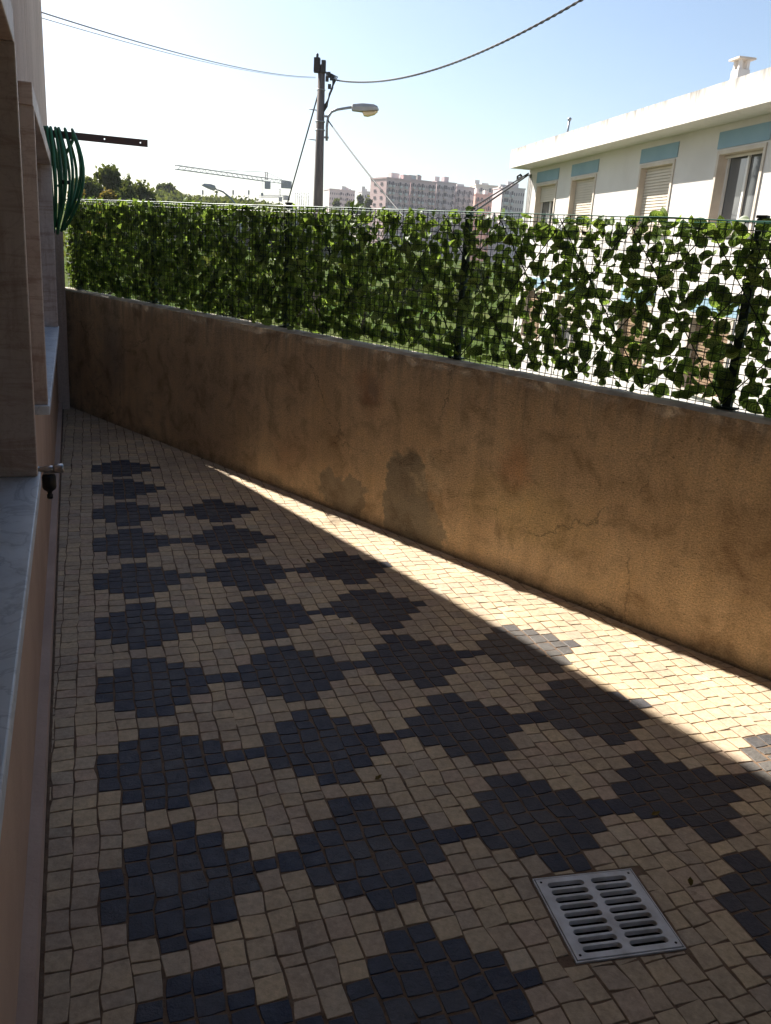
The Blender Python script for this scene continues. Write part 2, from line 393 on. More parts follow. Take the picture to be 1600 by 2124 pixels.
# the sand bed, with a hole for the drain
bed = MB()
q0 = [fac(-9, 0, 0), fac(4.6, 0, 0), wal(-4.05, .02, 0), wal(7.6, .02, 0), A3(6.2, -5.0, 0)]
def bedp(p): return (p[0], p[1])
hole = [G(-.002, -.002, 0), G(GXL + .002, -.002, 0), G(GXL + .002, GYL + .002, 0), G(-.002, GYL + .002, 0)]
bb = plate([bedp(p) for p in q0], [[bedp(p) for p in hole]], (0, 0, 0), (1, 0, 0), (0, 1, 0), (0, 0, 1), .02)
bb.v = [(p[0], p[1], p[2] + zfl(p[0], p[1]) - .0022) for p in bb.v]
paving = bb.build('paving', M_joint, None); props(paving, 'terrace paving of tan setts with blue black stepped diamonds', 'paving', kind='structure')
def stone_obj(name, items, m, kind=None):
    vs, fs, tt = [], [], []
    for it in items:
        n = len(vs); vs += it[2]; fs += [tuple(n + i for i in f) for f in it[3]]; tt += [it[4]] * len(it[2])
    me = bpy.data.meshes.new(name); me.from_pydata(vs, [], fs); a = me.attributes.new('tint', 'FLOAT', 'POINT'); a.data.foreach_set('value', tt)
    me.update(); me.materials.append(m); o = bpy.data.objects.new(name, me); col.objects.link(o); o.parent = paving
    if kind: o['kind'] = kind
    return o
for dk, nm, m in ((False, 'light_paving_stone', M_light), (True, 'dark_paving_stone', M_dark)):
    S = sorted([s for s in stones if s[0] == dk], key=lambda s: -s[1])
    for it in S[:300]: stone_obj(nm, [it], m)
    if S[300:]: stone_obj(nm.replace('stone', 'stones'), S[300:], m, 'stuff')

# ------------------------------------------------------------------ drain
dr = empty('drain_grate', G(GXL / 2, GYL / 2, 0), 'square grey slotted drain grate set into the tan paving', 'drain grate')
def slot(x0, x1, y, r, n=7):
    L = [(x1 - r + r * math.sin(math.pi * k / n), y - r * math.cos(math.pi * k / n)) for k in range(n + 1)]
    L += [(x0 + r - r * math.sin(math.pi * k / n), y + r * math.cos(math.pi * k / n)) for k in range(n + 1)]
    return L
g0 = .006
hx = [(g0 + .026, GXL / 2 - .011), (GXL / 2 + .011, GXL - g0 - .026)]
hs = [slot(a, b, g0 + .026 + (GYL - 2 * g0 - .052) * k / 8, .0094) for k in range(9) for a, b in hx]
gz = A3(0, 0, 1)
gp = plate([(g0, g0), (GXL - g0, g0), (GXL - g0, GYL - g0), (g0, GYL - g0)], hs, (0, 0, 0), (1, 0, 0), (0, 1, 0), (0, 0, 1), .014)
gp.v = [tuple(G(p[0], p[1], p[2] + .003)) for p in gp.v]
gp.f = [f[::-1] for f in gp.f]
gp.build('grate_plate', M_grate, dr, bevel=.0012)
fr = plate([(0, 0), (GXL, 0), (GXL, GYL), (0, GYL)], [[(g0 - .003, g0 - .003), (GXL - g0 + .003, g0 - .003), (GXL - g0 + .003, GYL - g0 + .003), (g0 - .003, GYL - g0 + .003)]], (0, 0, 0), (1, 0, 0), (0, 1, 0), (0, 0, 1), .02)
fr.v = [tuple(G(p[0], p[1], p[2] + .0015)) for p in fr.v]; fr.f = [f[::-1] for f in fr.f]
fr.build('grate_frame', M_grate, dr)
pit = MB(); c8 = [G(x, y, z) for z in (-.02, -.22) for x, y in ((.001, .001), (GXL - .001, .001), (GXL - .001, GYL - .001), (.001, GYL - .001))]
pit.add(c8, [(4, 5, 6, 7), (0, 1, 5, 4), (1, 2, 6, 5), (2, 3, 7, 6), (3, 0, 4, 7)]); pit.build('drain_pit', M_pit, dr)
sc_ = MB()
for x, y in ((.018, .018), (GXL - .018, .018), (.018, GYL - .018), (GXL - .018, GYL - .018)):
    s1 = MB(); s1.lathe(G(x, y, .002), [(.0035, 0), (.0035, .0016), (.002, .0018)], 10); s1.build('screw', M_pit, dr)

# ------------------------------------------------------------------ boundary wall
def wall_mat():
    m, t, b = newmat('ochre rendered wall')
    uv = t.nodes.new('ShaderNodeTexCoord'); v = uv.outputs['UV']
    def mp(scale, loc=(0, 0, 0)):
        q = t.nodes.new('ShaderNodeMapping'); q.inputs[1].default_value = loc; q.inputs[3].default_value = scale; t.links.new(v, q.inputs[0]); return q.outputs[0]
    big = nz(t, mp((1, 1, 1)), 1.1, 6, .6)
    base = ramp(t, big, [(.32, (.66, .475, .295)), (.5, (.76, .56, .355)), (.68, (.84, .64, .415))])
    streak = ramp(t, nz(t, mp((4, .45, 1)), 2.0, 5, .6, .6), [(.42, (1, 1, 1)), (.7, (.7, .66, .62))])
    base = mixc(t, .6, base, streak, 'MULTIPLY')
    def patch(cx, cy, rx, ry, colr, strength, warp=.28, soft=.12, sc=3.2, seed=0):
        nonlocal base
        nn = N(t, 'ShaderNodeTexNoise', i_Scale=sc, i_Detail=6, i_Roughness=.6); t.links.new(mp((1, 1, 1), (seed, seed * 1.7, 0)), nn.inputs['Vector'])
        q = t.nodes.new('ShaderNodeVectorMath'); q.operation = 'SUBTRACT'; q.inputs[1].default_value = (.5, .5, .5); t.links.new(nn.outputs['Color'], q.inputs[0])
        q2 = t.nodes.new('ShaderNodeVectorMath'); q2.operation = 'MULTIPLY_ADD'; q2.inputs[1].default_value = (warp * 2, warp * 2, 0); t.links.new(q.outputs[0], q2.inputs[0]); t.links.new(v, q2.inputs[2])
        q3 = t.nodes.new('ShaderNodeVectorMath'); q3.operation = 'SUBTRACT'; q3.inputs[1].default_value = (cx, cy, 0); t.links.new(q2.outputs[0], q3.inputs[0])
        q4 = t.nodes.new('ShaderNodeVectorMath'); q4.operation = 'MULTIPLY'; q4.inputs[1].default_value = (1 / rx, 1 / ry, 0); t.links.new(q3.outputs[0], q4.inputs[0])
        q5 = t.nodes.new('ShaderNodeVectorMath'); q5.operation = 'LENGTH'; t.links.new(q4.outputs[0], q5.inputs[0])
        k = ramp(t, q5.outputs['Value'], [(1 - soft, (strength,) * 3), (1.0, (0, 0, 0))])
        base = mixc(t, k, base, colr); return k
    k1 = patch(.53, .20, .19, .36, (.31, .265, .20), .85, .13, .1, 7, 1); patch(.62, .10, .22, .20, (.33, .28, .21), .75, .15, .12, 8, 12)
    k2 = patch(-.02, .12, .24, .16, (.35, .29, .215), .75, .16, .12, 8, 2)
    patch(.17, .80, .16, .16, (.46, .24, .15), .55, .14, .6, 6, 3)
    patch(.19, .83, .06, .08, (.28, .24, .20), .5, .07, .6, 8, 4)
    patch(-.55, .25, .30, .25, (.52, .31, .19), .4, .2, .8, 4, 5)
    patch(1.25, .60, .12, .20, (.62, .32, .17), .5, .12, .6, 6, 6)
    patch(1.35, .38, .5, .2, (.74, .56, .29), .5, .22, .6, 5, 7)
    patch(-2.9, .62, .25, .45, (.26, .26, .25), .5, .12, .8, 5, 8)
    patch(2.5, .55, .25, .35, (.44, .30, .18), .6, .18, .5, 7, 9)
    patch(-1.6, .55, .9, .6, (.46, .35, .245), .5, .3, .9, 3, 10)
    patch(.7, .45, .14, .12, (.80, .64, .43), .5, .22, .4, 9, 11)
    sx = t.nodes.new('ShaderNodeSeparateXYZ'); t.links.new(v, sx.inputs[0])
    def band(z0, z1):
        r_ = N(t, 'ShaderNodeMapRange', i_1=z0, i_2=z1); t.links.new(sx.outputs[1], r_.inputs[0]); return r_.outputs[0]
    def mask(fac_, noise_, lo, hi):
        q = N(t, 'ShaderNodeMath', operation='MULTIPLY'); t.links.new(fac_, q.inputs[0]); t.links.new(noise_, q.inputs[1]); return ramp(t, q.outputs[0], [(lo, (0, 0, 0)), (hi, (1, 1, 1))])
    dripm = mask(band(.45, 1.06), nz(t, mp((14, .5, 1), (2, 0, 0)), 1.6, 5, .65), .36, .62)
    base = mixc(t, dripm, base, (.45, .345, .24))
    splm = mask(band(.22, .0), nz(t, mp((1, 1, 1), (8, 3, 0)), 6, 6, .7), .30, .60)
    base = mixc(t, splm, base, (.34, .26, .18))
    vo = N(t, 'ShaderNodeTexVoronoi', feature='DISTANCE_TO_EDGE', i_Scale=1.15)
    wv = t.nodes.new('ShaderNodeVectorMath'); wv.operation = 'MULTIPLY_ADD'; wv.inputs[1].default_value = (.35, .35, 0)
    cn_ = N(t, 'ShaderNodeTexNoise', i_Scale=4.0, i_Detail=8, i_Roughness=.7); t.links.new(v, cn_.inputs['Vector']); t.links.new(cn_.outputs['Color'], wv.inputs[0]); t.links.new(v, wv.inputs[2]); t.links.new(wv.outputs[0], vo.inputs['Vector'])
    crk = ramp(t, vo.outputs['Distance'], [(.0, (.8, .8, .8)), (.006, (0, 0, 0))])
    ckm = ramp(t, nz(t, mp((1, 1, 1), (5, 5, 0)), 1.4, 3), [(.5, (0, 0, 0)), (.58, (1, 1, 1))])
    base = mixc(t, mixc(t, 1.0, crk, ckm, 'MULTIPLY'), base, (.16, .115, .075))
    blo = ramp(t, nz(t, mp((1, 1, 1), (4, 2, 0)), 5.5, 8, .68, .4), [(.34, (.62, .58, .54)), (.5, (1, 1, 1)), (.68, (1.12, 1.1, 1.02))])
    base = mixc(t, .85, base, blo, 'MULTIPLY')
    pits = ramp(t, nz(t, mp((1, 1, 1), (1, 7, 0)), 38, 3, .6), [(.26, (.3, .26, .22)), (.34, (1, 1, 1))])
    base = mixc(t, .8, base, pits, 'MULTIPLY')
    spk = ramp(t, nz(t, mp((1, 1, 1)), 110, 6, .75), [(.3, (.62, .60, .57)), (.62, (1.28, 1.28, 1.28))])
    base = mixc(t, 1.0, base, spk, 'MULTIPLY')
    t.links.new(base, b.inputs['Base Color']); b.inputs['Roughness'].default_value = .93; b.inputs['Specular IOR Level'].default_value = .15
    h = N(t, 'ShaderNodeMath', operation='MULTIPLY_ADD', i_1=.35); t.links.new(nz(t, mp((1, 1, 1)), 22, 6, .7), h.inputs[0]); t.links.new(nz(t, mp((1, 1, 1)), 130, 5, .7), h.inputs[2])
    bumpn(t, b, h.outputs[0], .8, .02)
    return m
M_wall = wall_mat()
M_cap = pm('weathered wall top', (.56, .49, .39), (.32, .28, .225), 9, .95, .9, 60)
WH = 1.062
bw = empty('boundary_wall', wal(0, .07, 0), 'stained ochre rendered boundary wall with a peeled grey patch', 'wall')
wb = MB(); uvs = []; vs = []; fs = []
s0, s1, ns, nzv = -3.98, 6.6, 300, 26
for j in range(nzv + 1):
    for i in range(ns + 1):
        s = s0 + (s1 - s0) * i / ns; z = -.06 + (WH - .012 + .06) * j / nzv
        d = .0035 * noise.noise(Vector((s * 3, z * 3, 1))) + .0022 * noise.noise(Vector((s * 14, z * 11, 4)))
        if j == nzv: d += .006 + .003 * noise.noise(Vector((s * 20, 0, 2)))
        p = wal(s, d, z); p[2] += zfl(p[0], p[1]) if j < nzv else zfl(p[0], p[1]) + .004 * noise.noise(Vector((s * 9, 0, 7)))
        vs.append(p); uvs.append((s, z))
for j in range(nzv):
    for i in range(ns):
        a = j * (ns + 1) + i; fs.append((a, a + 1, a + ns + 2, a + ns + 1))
wb.add(vs, fs, True)
wb.build('inner_face', M_wall, bw, uv=uvs)
tp = MB(); vs = []; fs = []
for i in range(ns + 1):
    s = s0 + (s1 - s0) * i / ns
    for k, n_ in enumerate((.006, .02, .05, .09, .13, .15)):
        p = wal(s, n_ + (.003 * noise.noise(Vector((s * 20, 0, 2))) if k == 0 else 0), WH - (.012 if k in (0, 5) else .0) + .004 * noise.noise(Vector((s * 8, n_ * 20, 3))))
        if k == 0: p = wal(s, .006 + .003 * noise.noise(Vector((s * 20, 0, 2))), WH - .012 + .004 * noise.noise(Vector((s * 9, 0, 7))))
        p[2] += zfl(p[0], p[1]); vs.append(p)
for i in range(ns):
    for k in range(5):
        a = i * 6 + k; fs.append((a, a + 6, a + 7, a + 1))
tp.add(vs, fs, True); tp.build('wall_top', M_cap, bw)
ob = MB(); ob.box(wal(s0, .02, -1.6), WD * (s1 - s0), WN * .128, A3(0, 0, 1.6 + WH - .03)); ob.build('wall_core', M_cap, bw)

# ------------------------------------------------------------------ fence
FT = 1.82; FO = .075
fe = empty('wire_fence', wal(0, FO, WH), 'green welded wire fence standing on the boundary wall', 'fence')
wm = MB()
def fz(s): p = wal(s, FO, 0); return zfl(p[0], p[1])
sa, sb = -3.83, 5.2
nv = int((sb - sa) / .037)
for i in range(nv + 1):
    s = sa + (sb - sa) * i / nv + rnd.uniform(-.003, .003); k = rnd.uniform(-.004, .004)
    wm.tube([wal(s, FO, WH + .005 + fz(s)), wal(s + k, FO + rnd.uniform(-.003, .003), WH + .4 + fz(s)), wal(s, FO, FT + fz(s))], .0019, 4, False)
nh_ = 21
for j in range(nh_ + 1):
    z = WH + .02 + (FT - WH - .02) * j / nh_
    wm.tube([wal(s, FO - .0025, z + fz(s) + .004 * noise.noise(Vector((s * 2, j, 0)))) for s in np.linspace(sa, sb, 60)], .0019, 4, False)
wm.build('wire_mesh', M_wire, fe)
tw = MB(); tw.tube([wal(s, FO - .004, FT + fz(s) + .006 * noise.noise(Vector((s * 3, 0, 1)))) for s in np.linspace(sa, sb, 120)], .0028, 6); tw.build('top_wire', M_teal, fe)
tw = MB(); tw.tube([wal(s, FO + .01, FT - .012 + fz(s) + .012 * noise.noise(Vector((s * 2, 0, 5)))) for s in np.linspace(sa, sb, 120)], .002, 6); tw.build('tie_wire', M_teal, fe)
for s, wd in ((-3.72, .034), (-2.43, .030), (-.775, .032), (.708, .034), (2.212, .038), (3.71, .036)):
    pb = MB(); pb.bbox(wal(s, FO + .048, (WH + FT + .012) / 2 + fz(s)), wd, .032, FT + .012 - WH, WD, WN); pb.build('post', M_post, fe, bevel=.004)
    cp = MB(); cp.bbox(wal(s, FO + .048, FT + .019 + fz(s)), wd + .006, .038, .012, WD, WN); cp.build('post_cap', M_black, fe, bevel=.003)
    bp = MB(); bp.bbox(wal(s, FO + .045, WH + .008 + fz(s)), wd + .05, .05, .008, WD, WN); bp.build('base_plate', M_post, fe)

# ------------------------------------------------------------------ leaf screen hung on the fence
lsn = empty('leaf_screen', wal(0, FO + .02, WH), 'artificial green leaf screen tied to the wire fence', 'leaf screen')
lat = MB()
for sgn in (1, -1):
    s = -5
    while s < 6:
        a, b = (s, WH + .03), (s + sgn * .55, FT - .02)
        t0_, t1_ = 0, 1
        q = [(a[0] + (b[0] - a[0]) * t, a[1] + (b[1] - a[1]) * t) for t in np.linspace(0, 1, 9)]
        q = [p for p in q if sa < p[0] < sb]
        if len(q) > 1: lat.tube([wal(p[0], FO + .012 + .004 * sgn, p[1] + fz(p[0])) for p in q], .0028, 5, False)
        s += .36
lat.build('lattice', M_net, lsn)
net = MB()
for i in range(int((sb - sa) / .031)):
    s = sa + i * .031 + rnd.uniform(-.006, .006); net.tube([wal(s, FO + .008, WH + .02 + fz(s)), wal(s + rnd.uniform(-.01, .01), FO + .008, FT - .03 + fz(s))], .0006, 3, False)
for j in range(22):
    z = WH + .03 + j * .033; net.tube([wal(s, FO + .0085, z + fz(s) + .01 * noise.noise(Vector((s * 3, j, 9)))) for s in np.linspace(sa, sb, 90)], .0006, 3, False)
net.build('backing_net', M_net, lsn)
M_stem = pm('vine stem', (.05, .06, .025), (.035, .04, .02), 20, .7, 0)
stm = MB()
for k in range(60):
    s = rnd.uniform(sa + .1, sb - .3); z = rnd.uniform(WH + .05, FT - .05); a = rnd.uniform(-.6, .6) + rnd.choice((0, math.pi / 2)); q = []
    for i in range(12):
        if sa < s < sb and WH + .02 < z < FT - .01: q.append(wal(s, FO + .014 + .006 * math.sin(i + k), z + fz(s)))
        s += .03 * math.cos(a); z += .03 * math.sin(a); a += rnd.uniform(-.4, .4)
    if len(q) > 2: stm.tube(q, .0016, 5)
stm.build('vine_stems', M_stem, lsn, kind='stuff')
def leaf_mesh(seed):
    q = random.Random(seed); rows = 6; vs, uv, fs = [], [], []
    fold, curl, tw_ = q.uniform(.1, .5), q.uniform(-.6, .9), q.uniform(-.4, .4)
    for i in range(rows):
        t = i / (rows - 1); hw = .33 * (math.sin(math.pi * min(1, t * .93 + .07) ** .8)) ** .75 if i < rows - 1 else .012
        for k in (-1, -.5, 0, .5, 1):
            x = k * hw; zc = -curl * (t - .4) ** 2 + fold * (abs(k) - .6 * k * k) * hw * 1.6 + tw_ * k * hw * t
            vs.append((x, t, zc)); uv.append((k, t))
    for i in range(rows - 1):
        for k in range(4):
            a = i * 5 + k; fs.append((a, a + 1, a + 6, a + 5))
    return vs, uv, fs
LV = [leaf_mesh(i) for i in range(12)]
lmeshes = []
for i, (vs, uv, fs) in enumerate(LV):
    me = bpy.data.meshes.new('leaf'); me.from_pydata(vs, [], fs); lay = me.uv_layers.new(name='UVMap')
    for l in me.loops: lay.data[l.index].uv = uv[l.vertex_index]
    me.polygons.foreach_set('use_smooth', [True] * len(fs)); me.materials.append(M_leaf); lmeshes.append(me)
leaves = []
cell = .0335
ncol, nrow = int((sb - sa) / cell), int((FT - WH) / cell)
bW = Matrix((Vector(WD), Vector((0, 0, 1)), Vector(-WN))).transposed()       # screen axes to world
for i, j in [(i, j) for i in range(ncol) for j in range(nrow + 1) for k in range(2 if (j < nrow and rnd.random() < max(0, min(.6, (.9 - (sa + i * cell)) * .35))) else 1)]:
        if j < nrow and noise.noise(Vector((i * .45, j * .5, 2))) > .42: continue
        s = sa + (i + rnd.uniform(-.1, 1.1)) * cell; z = WH + .025 + (j + rnd.uniform(-.1, 1.1)) * cell
        if s > sb: continue
        if j >= nrow - 1:
            if rnd.random() < (.30 if j < nrow else .62): continue
            z = min(z, FT - .02)
        ang = rnd.choice((rnd.gauss(math.pi, .7), rnd.uniform(0, 2 * math.pi)))
        if j == nrow: ang = rnd.gauss(math.pi / 2, .5) * rnd.choice((1, -1)); z = FT - rnd.uniform(.0, .04)
        if z < WH + .07: ang = rnd.gauss(math.pi / 2 if rnd.random() < .5 else -math.pi / 2, .5)
        L = rnd.choice((rnd.uniform(.042, .06), rnd.uniform(.055, .086)))
        rot = bW @ (Matrix.Rotation(ang, 3, 'Z') @ Matrix.Rotation(rnd.gauss(0, .45), 3, 'X') @ Matrix.Rotation(rnd.gauss(0, .45), 3, 'Y'))
        P = wal(s, FO + .010 + rnd.uniform(0, .03), z + fz(s)); S = Matrix.Diagonal((L * rnd.uniform(.85, 1.1), L, L))
        mid = np.array(Vector(P) + rot @ Vector((0, L * .5, 0))); p_ = pix(mid)
        d = np.linalg.norm(mid - CAM); v = L * L / d ** 2 if p_ and -5 < p_[0] < 1605 else 0
        leaves.append((v, rot @ S, Vector(P), rnd.randrange(12), rnd.random()))
leaves.sort(key=lambda q: -q[0])
lo = wloc(lsn)
for v, rs, P, k, tn in leaves[:300]:
    o = bpy.data.objects.new('leaf', lmeshes[k]); col.objects.link(o); o.parent = lsn
    o.matrix_local = Matrix.Translation(P - lo) @ rs.to_4x4()
vs, uv, fs, tt = [], [], [], []
for v, rs, P, k, tn in leaves[300:]:
    b0 = len(vs); a, u_, f = LV[k]
    vs += [tuple(rs @ Vector(q) + P - lo) for q in a]; uv += u_; fs += [tuple(b0 + i for i in q) for q in f]; tt += [tn] * len(a)
me = bpy.data.meshes.new('leaves'); me.from_pydata(vs, [], fs); lay = me.uv_layers.new(name='UVMap')
li = np.zeros(len(me.loops), int); me.loops.foreach_get('vertex_index', li); lay.data.foreach_set('uv', np.asarray(uv)[li].ravel())
a = me.attributes.new('tint', 'FLOAT', 'POINT'); a.data.foreach_set('value', tt); me.polygons.foreach_set('use_smooth', [True] * len(fs)); me.materials.append(M_leaf)
o = bpy.data.objects.new('leaves', me); col.objects.link(o); o.parent = lsn; o['kind'] = 'stuff'
for s, z in [(rnd.uniform(sa + .1, 3.0), WH + .72 * rnd.choice((.35, .62, .62, .95))) for _ in range(26)]:
    t_ = MB(); t_.bbox(wal(s, FO + .001, z + fz(s)), .012, .016, .012, WD, WN); t_.tube([wal(s, FO, z + fz(s)), wal(s + .008, FO - .02, z + fz(s) + .012)], .0012, 4); t_.build('cable_tie', M_black, lsn)

# ------------------------------------------------------------------ building on the left
lb = empty('plastered_building', fac(0, -.3, 0), 'pink plastered building with marble window surrounds along the left edge', 'building')
PE = -.035                                                   # plaster plane
# where the end edge must stand so that its shadow borders the sunlit strip
cot = 1 / math.tan(R(SUN_EL)); La, Ld = A3(.24, 3.839, 0), A3(-.614, .789, 0); Ln = A3(Ld[1], -Ld[0], 0)
def s_edge(z):
    f0, f1 = (fac(0, PE, z) - cot * z * SUNH - La) @ Ln, (fac(1, PE, z) - cot * z * SUNH - La) @ Ln
    return -f0 / (f1 - f0)
ZT = 9.5
S2, ST = s_edge(2.3), s_edge(ZT)
WIN = [(-3.3, -1.57, 1.0, 1.985), (-.50, 2.20, .985, 1.985)]
wl = MB()
def fquad(sa_, sb_, za, zb, e=PE): 
    wl.add([fac(sa_, e, za), fac(sb_, e, za), fac(sb_, e, zb), fac(sa_, e, zb)], [(0, 1, 2, 3)])
zs = [-1.6, WIN[0][2], WIN[0][3], 2.3]
fquad(-9, S2, -1.6, .98)
fquad(-9, WIN[0][0], .98, 2.0); fquad(WIN[0][1], WIN[1][0], .98, 2.0); fquad(WIN[1][1], S2, .98, 2.0)
fquad(-9, S2, 2.0, 2.3)
wl.add([fac(-9, PE, 2.3), fac(S2, PE, 2.3), fac(ST, PE, ZT), fac(-9, PE, ZT)], [(0, 1, 2, 3)])
D_ = -6.0
wl.add([fac(S2, PE, -1.6), fac(S2, D_, -1.6), fac(S2, D_, 2.3), fac(S2, PE, 2.3)], [(0, 1, 2, 3)])
wl.add([fac(S2, PE, 2.3), fac(S2, D_, 2.3), fac(ST, D_, ZT), fac(ST, PE, ZT)], [(0, 1, 2, 3)])
wl.add([fac(-9, PE, ZT), fac(ST, PE, ZT), fac(ST, D_, ZT), fac(-9, D_, ZT)], [(0, 1, 2, 3)])
wl.add([fac(-9, PE, -1.6), fac(-9, D_, -1.6), fac(-9, D_, ZT), fac(-9, PE, ZT)], [(0, 1, 2, 3)])
wl.add([fac(-9, D_, -1.6), fac(S2, D_, -1.6), fac(S2, D_, 2.3), fac(ST, D_, ZT), fac(-9, D_, ZT)], [(0, 1, 2, 3, 4)])
wl.build('wall', M_plaster, lb)
sk = MB(); sk.box(fac(-9, PE - .01, -.3), FD * (9 + 4.39), FN * (-PE + .008), FU * .40); sk.build('skirting', M_skirt, lb)
rib = MB(); rib.box(fac(4.22, PE - .005, -.2), FD * .16, FN * .10, FU * 1.80); rib.build('corner_band', M_plaster, lb)
dd = MB(); dd.box(fac(-9, PE - .01, .12), FD * (9 + 4.2), FN * .0125, FU * .80); dd.build('dado', M_dado, lb)
shd_ = MB(); shd_.box(fac(-8.95, PE - .02, 2.72), FD * 7.75, FN * 3.6, FU * .16); shd_.build('shade_slab', M_conc, lb)  # unseen slab above the camera, added to shade the near paving
shd_ = MB(); shd_.box(fac(-8.9, 3.45, 2.88), FD * 7.65, FN * .09, FU * .95); shd_.build('shade_slab_parapet', M_plaster, lb)  # parapet standing on that unseen added slab
shw_ = MB(); shw_.box(fac(-6.2, PE - .02, -.3), FD * .25, FN * 4.2, FU * 3.02); shw_.build('shade_wall', M_conc, lb)  # unseen wall behind the camera, added to block sky light from the paving
for (a, b, z0, z1) in WIN:
    wn = MB()
    EF, ED = .022, -.24
    # glass recess
    wn.box(fac(a - .02, ED - .03, z0 - .02), FD * (b - a + .04), FN * .02, FU * (z1 - z0 + .04)); wo_ = wn.build('window', M_glass, lb)
    fr_ = MB(); 
    for s_ in (a, (a + b) / 2 - .03, b - .06): fr_.box(fac(s_, ED - .008, z0), FD * .06, FN * .035, FU * (z1 - z0))
    fr_.build('sash', M_alu, wo_)
    for s_ in (a - .03, b):
        j = MB(); j.box(fac(s_, ED - .03, z0), FD * .03, FN * (EF - ED + .03), FU * (z1 - z0)); j.build('jamb', M_marble, wo_, bevel=.003)
    j = MB(); j.box(fac(a - .035, ED - .03, z1), FD * (b - a + .07), FN * (EF - ED + .028), FU * .07); j.build('lintel', M_marble, wo_, bevel=.003)
    j = MB(); j.box(fac(a - .05, ED - .03, z0 - .034), FD * (b - a + .10), FN * (EF - ED + .036), FU * .034); j.build('sill', M_sill, wo_, bevel=.003)

# ------------------------------------------------------------------ tap, steel bar, hose
TS, TZ = -.62, .765
tap = empty('water_tap', fac(TS, PE, TZ), 'small metal garden tap with a black plastic hose fitting', 'tap')
q = MB(); q.lathe(fac(TS, PE - .01, TZ), [(.020, 0), (.020, .014), (.012, .016), (.010, .045), (.013, .047), (.013, .075), (.010, .079)], 16, FN); q.build('pipe', M_chrome, tap)
q = MB(); q.lathe(fac(TS, .034, TZ + .002), [(.0155, 0), (.0175, .004), (.0175, .03), (.0155, .034)], 16, FN); q.build('end_cap', M_chrome, tap)
q = MB(); q.lathe(fac(TS, .017, TZ - .004), [(.012, 0), (.011, -.02), (.014, -.022)][::-1], 16); q.build('spout', M_chrome, tap)
q = MB(); q.lathe(fac(TS, .017, TZ - .10), [(.008, -.012), (.0105, -.010), (.0105, .004), (.007, .008), (.010, .016), (.021, .024), (.0245, .032), (.0245, .072), (.021, .080), (.013, .083)], 18); q.build('hose_fitting', M_black, tap)
q = MB(); q.bbox(fac(TS - .012, .017, TZ - .012), .036, .008, .006, FN, FD); q.build('lever', M_chrome, tap)

BS, BZ, BL = 2.5, 2.215, .678
bar = empty('steel_bar', fac(BS, PE, BZ), 'rusty perforated steel bar sticking out from the left building', 'bar')
def circ(x, y, r, n=10): return [(x + r * math.cos(2 * math.pi * k / n), y + r * math.sin(2 * math.pi * k / n)) for k in range(n)]
pl = plate([(0, 0), (BL, 0), (BL, .046), (0, .046)], [circ(.20, .033, .005), circ(.40, .024, .005), circ(.63, .024, .005)], fac(BS, PE - .01, BZ - .046), FN, FU, -FD, .005)
pl.build('front_flange', M_steel, bar)
tf = MB(); tf.box(fac(BS + .006, PE - .01, BZ - .005), FN * BL, FD * .04, FU * .005); tf.build('top_flange', M_steel, bar)
hose = empty('garden_hose', fac(BS, .12, BZ - .9), 'coiled green garden hose hanging over the steel bar', 'hose')
path = []
loops = [(.012, .645, 0, .13, 0), (.028, .61, 0, .16, 0), (.049, .655, 0, .12, 0), (.078, .60, 0, .17, 0), (.098, .635, 0, .13, 0), (.136, .58, 0, .18, 0), (.18, .625, 0, .20, 0)]
for i, (e0, hgt, drift, hw_, ph) in enumerate(loops):
    for k in range(28):
        a_ = 2 * math.pi * k / 28
        cz = math.cos(a_)                                    # 1 at the top
        zt = BZ + .014 - hgt * (1 - cz) / 2
        low = (1 - cz) / 2
        e = e0 + (loops[min(i + 1, 6)][0] - e0) * k / 28 + .06 * math.sin(math.pi * low) * (.2 + i / 6.0) - low ** 2.2 * (e0 - .05) * .55
        s_ = BS - .005 + (hw_ * math.sin(a_)) * (1 if abs(math.sin(a_)) > 0 else 1) * (.25 + .75 * math.sin(math.pi * min(1, low * 1.0 + .0)) ** .5)
        path.append(fac(s_, PE + e + .01, zt))
for k in range(12):
    path.append(fac(BS - .02 - .012 * math.sin(k * .7), PE + .195 - .009 * k + .012 * math.sin(k * .9), BZ + .005 - .032 * k))
hp = MB(); hp.tube(path, .0100, 8); hp.build('coils', M_hose, hose)
cn = MB(); pc = fac(BS - .155, PE + .115, BZ - .32); cn.tube([pc, pc + FN * .025, pc + FN * .05], [.012, .014, .012], 10); cn.build('hose_clip', M_black, hose)

# ------------------------------------------------------------------ white house across the street
ha = R(11.5); HD = A3(math.sin(ha), -math.cos(ha), 0); HN = A3(-math.cos(ha), -math.sin(ha), 0)
HE = at(1058, 349, 23.0); HZ = HE[2]; HP = HE - .54 * HN; HP[2] = 0
def hs_(s, n, z): return HP + HD * s + HN * n + A3(0, 0, z)
GZ = -1.45
house = empty('white_house', hs_(7, -4, GZ), 'white flat roofed house with blue panels above its shuttered windows', 'house')
wins = [(.69, 2.08), (2.94, 4.31), (6.29, 7.6), (8.94, 10.22), (11.7, 13.0)]
rows = [(2.22, 3.45), (-.32, .92)]
wh = MB(); xs = [0.02] + [q for p in wins for q in p] + [15.0]
def hq(a, b, z0, z1): wh.add([hs_(a, 0, z0), hs_(b, 0, z0), hs_(b, 0, z1), hs_(a, 0, z1)], [(3, 2, 1, 0)])
zz_ = [GZ, rows[1][0], rows[1][1], rows[0][0], rows[0][1], HZ]
for i in range(len(xs) - 1):
    for j in range(5):
        if i % 2 == 1 and j in (1, 3): continue
        hq(xs[i], xs[i + 1], zz_[j], zz_[j + 1])
